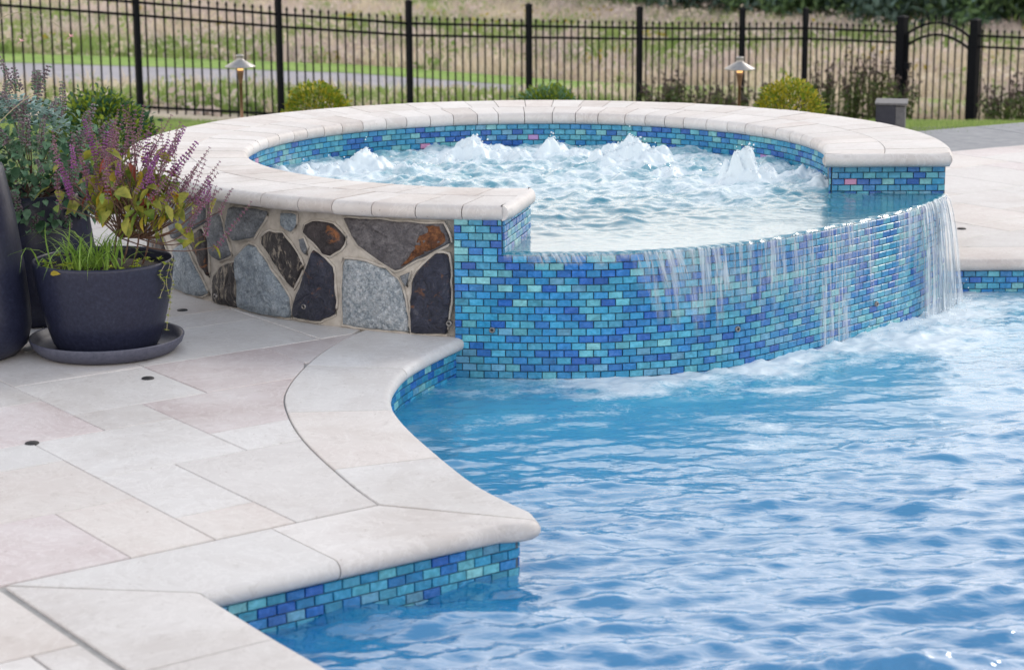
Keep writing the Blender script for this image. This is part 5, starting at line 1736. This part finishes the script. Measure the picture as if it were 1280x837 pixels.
# ------------------------------------------------------------------ fence and gate
PW = 0.016
def picket_mesh(h):
    mb = MB()
    mb.box((0, 0, h / 2), (PW, PW, h))
    # spear tip
    mb.add([(-0.011, -0.011, h), (0.011, -0.011, h), (0.011, 0.011, h), (-0.011, 0.011, h), (-0.013, -0.013, h + 0.02), (0.013, -0.013, h + 0.02), (0.013, 0.013, h + 0.02), (-0.013, 0.013, h + 0.02), (0, 0, h + 0.055)],
           [(0, 1, 5, 4), (1, 2, 6, 5), (2, 3, 7, 6), (3, 0, 4, 7), (4, 5, 8), (5, 6, 8), (6, 7, 8), (7, 4, 8), (0, 3, 2, 1)])
    return mb.mesh('picket', [M['black_metal']])
def post_mesh(w, h):
    mb = MB(); mb.box((0, 0, h / 2 - 0.2), (w, w, h + 0.4))
    mb.box((0, 0, h + 0.008), (w * 1.16, w * 1.16, 0.018)); mb.add([(-w / 2, -w / 2, h + 0.017), (w / 2, -w / 2, h + 0.017), (w / 2, w / 2, h + 0.017), (-w / 2, w / 2, h + 0.017), (0, 0, h + 0.04)], [(0, 1, 4), (1, 2, 4), (2, 3, 4), (3, 0, 4)])
    return mb.mesh('post', [M['black_metal']])
PKM = picket_mesh(1.30)
POM, GPM = post_mesh(0.064, 1.57), post_mesh(0.115, 1.50)
RAILS = (0.125, 1.165, 1.31)
def fence_run(name, pts, label, npk, posts):
    e = empty(name, (0, 0, 0), 0, label, 'fence')
    for k_, ((x0, y0, z0), (x1, y1, z1)) in enumerate(zip(pts, pts[1:])):
        a, b_ = Vector((x0, y0, z0)), Vector((x1, y1, z1))
        ang_ = math.atan2(y1 - y0, x1 - x0)
        for h_ in RAILS:
            mb = MB(); mb.bar(a + Vector((0, 0, h_)), b_ + Vector((0, 0, h_)), 0.026, 0.030); mb.build('rail', [M['black_metal']], e)
        n_ = npk[k_]
        for i in range(1, n_ + 1):
            p = a.lerp(b_, i / (n_ + 1))
            o = link('picket', PKM, e); o.location = (p.x, p.y, p.z + 0.06); o.rotation_euler = (0, 0, ang_)
    for k_, (x, y, z) in enumerate(pts):
        if not posts[k_]: continue
        o = link('post', POM if posts[k_] == 1 else GPM, e); o.location = (x, y, z)
        kk_ = min(k_, len(pts) - 2)
        o.rotation_euler = (0, 0, math.atan2(pts[kk_ + 1][1] - pts[kk_][1], pts[kk_ + 1][0] - pts[kk_][0]))
    return e
dxf = (1.4965, 1.0532)
ext = [(-4.251 - dxf[0] * k_, 23.552 - dxf[1] * k_, -1.048 + 0.20 * k_) for k_ in (2, 1)]
fence_run('metal_fence', ext + FPOST[:8], 'long run of black metal picket fence behind the hot tub, left of the gate', [15] * 7 + [8, 15], [1] * 9 + [2])
gA, gB = Vector(FPOST[7]), Vector(FPOST[8])
fence_run('metal_fence', [FPOST[8], (7.45, 26.3, -1.76), (8.75, 25.05, -1.75), (10.0, 23.8, -1.73)], 'short run of black metal picket fence at the far right of the gate', [15, 15, 15], [2, 1, 1, 1])
gate = empty('metal_gate', tuple(gA), math.atan2(gB.y - gA.y, gB.x - gA.x), 'black metal garden gate with arched top between two thick posts', 'gate')
GW = Vector((gB.x - gA.x, gB.y - gA.y)).length
x0, x1 = 0.085, GW - 0.085
dzg = gB.z - gA.z
def arch(f_): return 0.17 * math.sin(PI * f_) ** 0.85
mb = MB()
mb.bar((x0, 0, 0.05), (x0, 0, 1.28), 0.036); mb.bar((x1, 0, 0.05), (x1, 0, 1.28), 0.036); mb.bar((x0, 0, 0.10), (x1, 0, 0.10), 0.03)
mb.build('gate_frame', [M['black_metal']], gate)
for h_ in (1.13, 1.29):
    mb = MB()
    for k_ in range(14):
        fa_, fb_ = k_ / 14, (k_ + 1) / 14
        mb.bar((x0 + (x1 - x0) * fa_, 0, h_ + arch(fa_)), (x0 + (x1 - x0) * fb_, 0, h_ + arch(fb_)), 0.028, 0.032)
    mb.build('arched_rail', [M['black_metal']], gate)
for i in range(1, 9):
    f_ = i / 9
    o = link('picket', PKM, gate); o.location = (x0 + (x1 - x0) * f_, 0, 0.05); o.scale = (1, 1, (1.30 + arch(f_)) / 1.30)
mb = MB(); mb.box((x0 + 0.02, -0.03, 0.85), (0.07, 0.05, 0.10)); mb.build('latch', [M['black_metal']], gate)

# ------------------------------------------------------------------ leggy shrubs inside the fence
def leggy(loc, h, seed, label, mat):
    rg = random.Random(seed)
    e = empty('leggy_shrub', loc, 0, label, 'shrub', 'leggy shrubs along the fence')
    sm, lm = MB(), MB()
    for i in range(13):
        a = rg.uniform(0, 2 * PI); r_ = rg.uniform(0.05, 0.34)
        hh_ = h * rg.uniform(0.6, 1.05)
        pts = [(0.1 * math.cos(a), 0.1 * math.sin(a), -0.03), (r_ * 0.6 * math.cos(a), r_ * 0.6 * math.sin(a), hh_ * 0.55), (r_ * math.cos(a), r_ * math.sin(a), hh_)]
        sm.tube(pts, [0.008, 0.006, 0.003], 4, False)
        for q in range(9):
            f_ = rg.uniform(0.35, 1.0)
            p = Vector(pts[1]).lerp(Vector(pts[2]), (f_ - 0.35) / 0.65)
            blob(lm, p + rdir(rg) * 0.03, rg.uniform(0.010, 0.024), 1, 1.1)
        for q in range(52):
            p = Vector(pts[0]).lerp(Vector(pts[2]), rg.uniform(0.05, 0.75)) + rdir(rg) * 0.05
            Mx = orient(p, rdir(rg), rg.uniform(-1, 1), rg.uniform(0.7, 1.4))
            vs, fs = leaf_geo(0.05, 0.028, 0.1, 2); lm.add([Mx @ Vector(v_) for v_ in vs], fs, 0)
    sm.build('stems', [M['bark']], e); lm.build('foliage', [mat, M['lf_shrubred']], e, kind='stuff')
for i, (x, dy, h, lb_) in enumerate((
        (1.95, 0.9, 0.62, 'low dark-stemmed shrub at the fence, farthest left of the row near the right path light'),
        (2.3, 0.8, 0.72, 'dark-stemmed shrub at the fence, second from the left near the right path light'),
        (2.65, 0.9, 0.6, 'sparse shrub at the fence just left of the right path light'),
        (3.05, 0.9, 0.55, 'small sparse shrub at the fence directly behind the right path light'),
        (3.5, 1.0, 0.55, 'low shrub at the fence behind the yellow boxwood'),
        (4.35, 0.8, 0.9, 'tall seeded shrub by the fence just right of the yellow boxwood'),
        (4.65, 0.9, 1.0, 'tallest dark seeded shrub by the fence between yellow boxwood and gate'),
        (4.95, 0.8, 0.95, 'dark seeded shrub by the fence, second one left of the gate'),
        (5.2, 0.9, 0.8, 'dark seeded shrub by the fence next to the left gate post'),
        (6.30, 0.8, 0.70, 'dark shrub by the fence just right of the right gate post'),
        (6.58, 0.9, 0.85, 'dark shrub by the fence at the right edge, beyond the gate'))):
    fy, _ = fence_line(x)
    y = float(fy) - dy
    leggy((x, y, zg(x, y)), h, 100 + i, lb_, M['lf_shrub'])

# ------------------------------------------------------------------ lawn and meadow blades
def blades(name, pts, hmin, hmax, w, mat, seed, lean=0.35, zoff=0.0):
    rg = np.random.RandomState(seed)
    n_ = len(pts)
    a = rg.uniform(0, 2 * PI, n_); h_ = rg.uniform(hmin, hmax, n_); ww = w * rg.uniform(0.6, 1.4, n_)
    ln = rg.uniform(0, lean, n_); b_ = rg.uniform(0, 2 * PI, n_)
    z = gz(pts[:, 0], pts[:, 1]) + zoff
    P0 = np.stack([pts[:, 0] - np.cos(a) * ww, pts[:, 1] - np.sin(a) * ww, z - 0.02], -1)
    P1 = np.stack([pts[:, 0] + np.cos(a) * ww, pts[:, 1] + np.sin(a) * ww, z - 0.02], -1)
    P2 = np.stack([pts[:, 0] + np.cos(b_) * ln * h_, pts[:, 1] + np.sin(b_) * ln * h_, z + h_], -1)
    Vv = np.stack([P0, P1, P2], 1).reshape(-1, 3)
    return link(name, np_mesh(name, Vv, np.arange(3 * n_).reshape(-1, 3), mat, False), None, 'stuff')
rg = np.random.RandomState(77)
def inview(n_, y0, y1, m_=1.0):
    y = y0 + (y1 - y0) * rg.rand(n_)
    x = (rg.rand(n_) * 2 - 1) * 0.29 * y * m_
    return np.stack([x, y], -1)
p = inview(60000, 10.4, 24.0)
fy, _ = fence_line(p[:, 0])
keepb = (p[:, 1] < fy) & ((p[:, 0] < -1.3) | (p[:, 0] > 1.5)) & ~((p[:, 0] > 1.6) & (p[:, 1] < 13.25 + 0.577 * (p[:, 0] - 2.75)))
blades('lawn_grass', p[keepb], 0.02, 0.05, 0.006, M['gr_green'], 1)
p = inview(90000, 25, 62)
fy, _ = fence_line(p[:, 0])
nearr, farr = np.interp(p[:, 0], RX, RN), np.interp(p[:, 0], RX, RF)
vw = np.interp(p[:, 0], RX, (1.9, 1.9, 1.7, 1.6, 1.4, 1.3, 1.2))
onroad = (p[:, 1] > nearr - 0.1) & (p[:, 1] < farr + vw)
ok = (p[:, 1] > fy + 0.15) & ~onroad
p = p[ok]
patch = fbm(p[:, 0] * 0.30 + 50, p[:, 1] * 0.22 + 20, 4)
front_ = p[:, 1] < np.interp(p[:, 0], RX, RN)
sel = np.where(front_, np.where(patch > 0.55, 1, np.where(patch < 0.47, 2, 0)), np.where(patch > 0.57, 0, np.where(patch < 0.46, 2, 3)))
for code, nm, mat, h0, h1 in ((0, 'meadow_grass', 'gr_tan', 0.12, 0.40), (1, 'meadow_grass', 'gr_tan', 0.10, 0.28), (2, 'meadow_grass', 'gr_green', 0.12, 0.35), (3, 'meadow_grass', 'gr_mauve', 0.15, 0.45)):
    blades(nm, p[sel == code], h0, h1, 0.022 if code != 4 else 0.05, M[mat], 5 + code, 1.1)

# weedy clumps that mottle the meadow
def clumps(name, n_, y0, y1, mat, seed, hgt, per, cond):
    rr = np.random.RandomState(seed)
    y = y0 + (y1 - y0) * rr.rand(n_); x = (rr.rand(n_) * 2 - 1) * 0.29 * y
    fy_, _ = fence_line(x)
    nr, fr2 = np.interp(x, RX, RN), np.interp(x, RX, RF)
    good = (y > fy_ + 0.5) & ~((y > nr - 0.35) & (y < fr2 + 1.9)) & cond(x, y)
    x, y = x[good], y[good]
    z = gz(x, y)
    sz = rr.uniform(0.5, 1.3, len(x))
    m_ = len(x) * per
    cx2, cy2, cz2, cs = [np.repeat(q, per) for q in (x, y, z, sz)]
    d = rr.normal(size=(m_, 3)); d /= np.linalg.norm(d, axis=1)[:, None]
    rad = rr.rand(m_) ** 0.45
    P = np.stack([cx2 + d[:, 0] * rad * 0.42 * cs, cy2 + d[:, 1] * rad * 0.42 * cs, cz2 + np.abs(d[:, 2]) * rad * hgt * cs], -1)
    a = rr.normal(size=(m_, 3)); a /= np.linalg.norm(a, axis=1)[:, None]
    b2 = np.cross(a, rr.normal(size=(m_, 3))); b2 /= np.linalg.norm(b2, axis=1)[:, None]
    l_ = (0.045 * rr.uniform(0.6, 1.6, m_))[:, None]
    Q = np.stack([P - a * l_, P + b2 * l_ * 0.6, P + a * l_, P - b2 * l_ * 0.6], 1).reshape(-1, 3)
    return link(name, np_mesh(name, Q, np.arange(4 * m_).reshape(-1, 4), mat, False), None, 'stuff')
far_ = lambda x, y: y > np.interp(x, RX, RF)
near_ = lambda x, y: y < np.interp(x, RX, RN)
clumps('meadow_weeds', 1000, 30, 63, M['gr_mauve'], 1, 0.42, 45, far_)
clumps('meadow_weeds', 560, 30, 63, M['gr_green'], 2, 0.34, 45, far_)
clumps('meadow_weeds', 520, 30, 63, M['gr_tan'], 3, 0.36, 45, far_)
clumps('goldenrod', 60, 36, 60, M['gr_yellow'], 4, 0.40, 30, far_)
clumps('meadow_weeds', 420, 24, 37, M['gr_tan'], 5, 0.26, 45, near_)
clumps('meadow_weeds', 200, 24, 37, M['gr_green'], 6, 0.26, 45, near_)
clumps('meadow_weeds', 120, 24, 37, M['gr_mauve'], 7, 0.24, 45, near_)

# ------------------------------------------------------------------ trees beyond the meadow
def crown_mesh(seed, rx, rz, n_, mats, lsz):
    rg2 = random.Random(seed)
    mb = MB()
    clumps = []
    for i in range(26):
        d = rdir(rg2)
        f_ = rg2.uniform(0.35, 1.0)
        clumps.append((Vector((d.x * rx * f_, d.y * rx * f_, rz * 0.66 + d.z * rz * f_ * 0.97)), rg2.uniform(0.22, 0.42) * rx, rg2.randrange(2)))
    for i in range(n_):
        c_, r_, mi = rg2.choice(clumps)
        p = c_ + rdir(rg2) * r_ * rg2.random() ** 0.4
        if p.z < 0.05: p.z = rg2.uniform(0.05, 0.4)
        Mx = orient(p, rdir(rg2), rg2.uniform(-1, 1), rg2.uniform(0.7, 1.4))
        vs, fs = leaf_geo(lsz, lsz * 0.6, 0.1, 2)
        mb.add([Mx @ Vector(v_) for v_ in vs], fs, mi if rg2.random() < 0.85 else 1 - mi)
    return mb.mesh('crown', mats)
CR = [crown_mesh(1, 2.0, 2.3, 5200, [M['lf_tree'], M['lf_tree2']], 0.19), crown_mesh(2, 1.6, 1.7, 4600, [M['lf_tree2'], M['lf_tree']], 0.18), crown_mesh(3, 2.3, 2.8, 5600, [M['lf_tree'], M['lf_tree']], 0.20)]
mb = MB(); mb.tube([(0, 0, -0.2), (0.05, 0, 1.2), (0.0, 0.05, 2.6), (0.1, 0, 3.6)], [0.11, 0.09, 0.06, 0.03], 8)
for a in (0.3, 1.9, 3.6, 5.0): mb.tube([(0, 0, 1.0), (0.7 * math.cos(a), 0.7 * math.sin(a), 1.8), (1.3 * math.cos(a), 1.3 * math.sin(a), 2.6)], [0.08, 0.05, 0.02], 6)
TRK = mb.mesh('trunk', [M['bark']], True)
tx = [(1.2, 66, 1, 'green bushy tree at the left end of the tree row, above the meadow'),
      (2.9, 61, 0, 'dark blue-green tree near the left end of the row beyond the meadow'),
      (4.3, 57.5, 1, 'lighter green tree above the fence, left of the right path light'),
      (5.6, 56.5, 2, 'tall dark tree rising over the right path light, beyond the meadow'),
      (6.9, 54.5, 1, 'light green bushy tree beyond the meadow, right of the path light'),
      (8.2, 53.5, 0, 'dark tree beyond the meadow over the yellow boxwood'),
      (9.3, 51.5, 1, 'paler green tree beyond the meadow, left of the gate'),
      (10.6, 51.5, 2, 'tall dark tree beyond the meadow over the left gate post'),
      (11.7, 49.5, 0, 'dark blue-green tree beyond the meadow over the arched gate'),
      (12.9, 49.5, 1, 'light green tree beyond the meadow over the right gate post'),
      (14.2, 48.5, 2, 'tall dark tree at the right end of the row beyond the meadow'),
      (5.0, 62, 2, 'farther dark tree showing between the two trees over the right path light'),
      (10.0, 57, 0, 'farther dark tree between the pale tree and the left gate post'),
      (12.4, 56, 2, 'farther tall tree behind the trees over the arched gate'),
      (7.6, 60, 2, 'farther tall tree behind the light green tree over the yellow boxwood')]
for i, (x, y, kx, lb_) in enumerate(tx):
    e = empty('broadleaf_tree', (x, y, zg(x, y)), i * 1.3, lb_, 'tree', 'trees beyond the meadow')
    link('trunk', TRK, e); link('crown', CR[kx], e)
    s_ = 0.85 + 0.3 * ((i * 37) % 10) / 10
    e.scale = (s_, s_, s_)
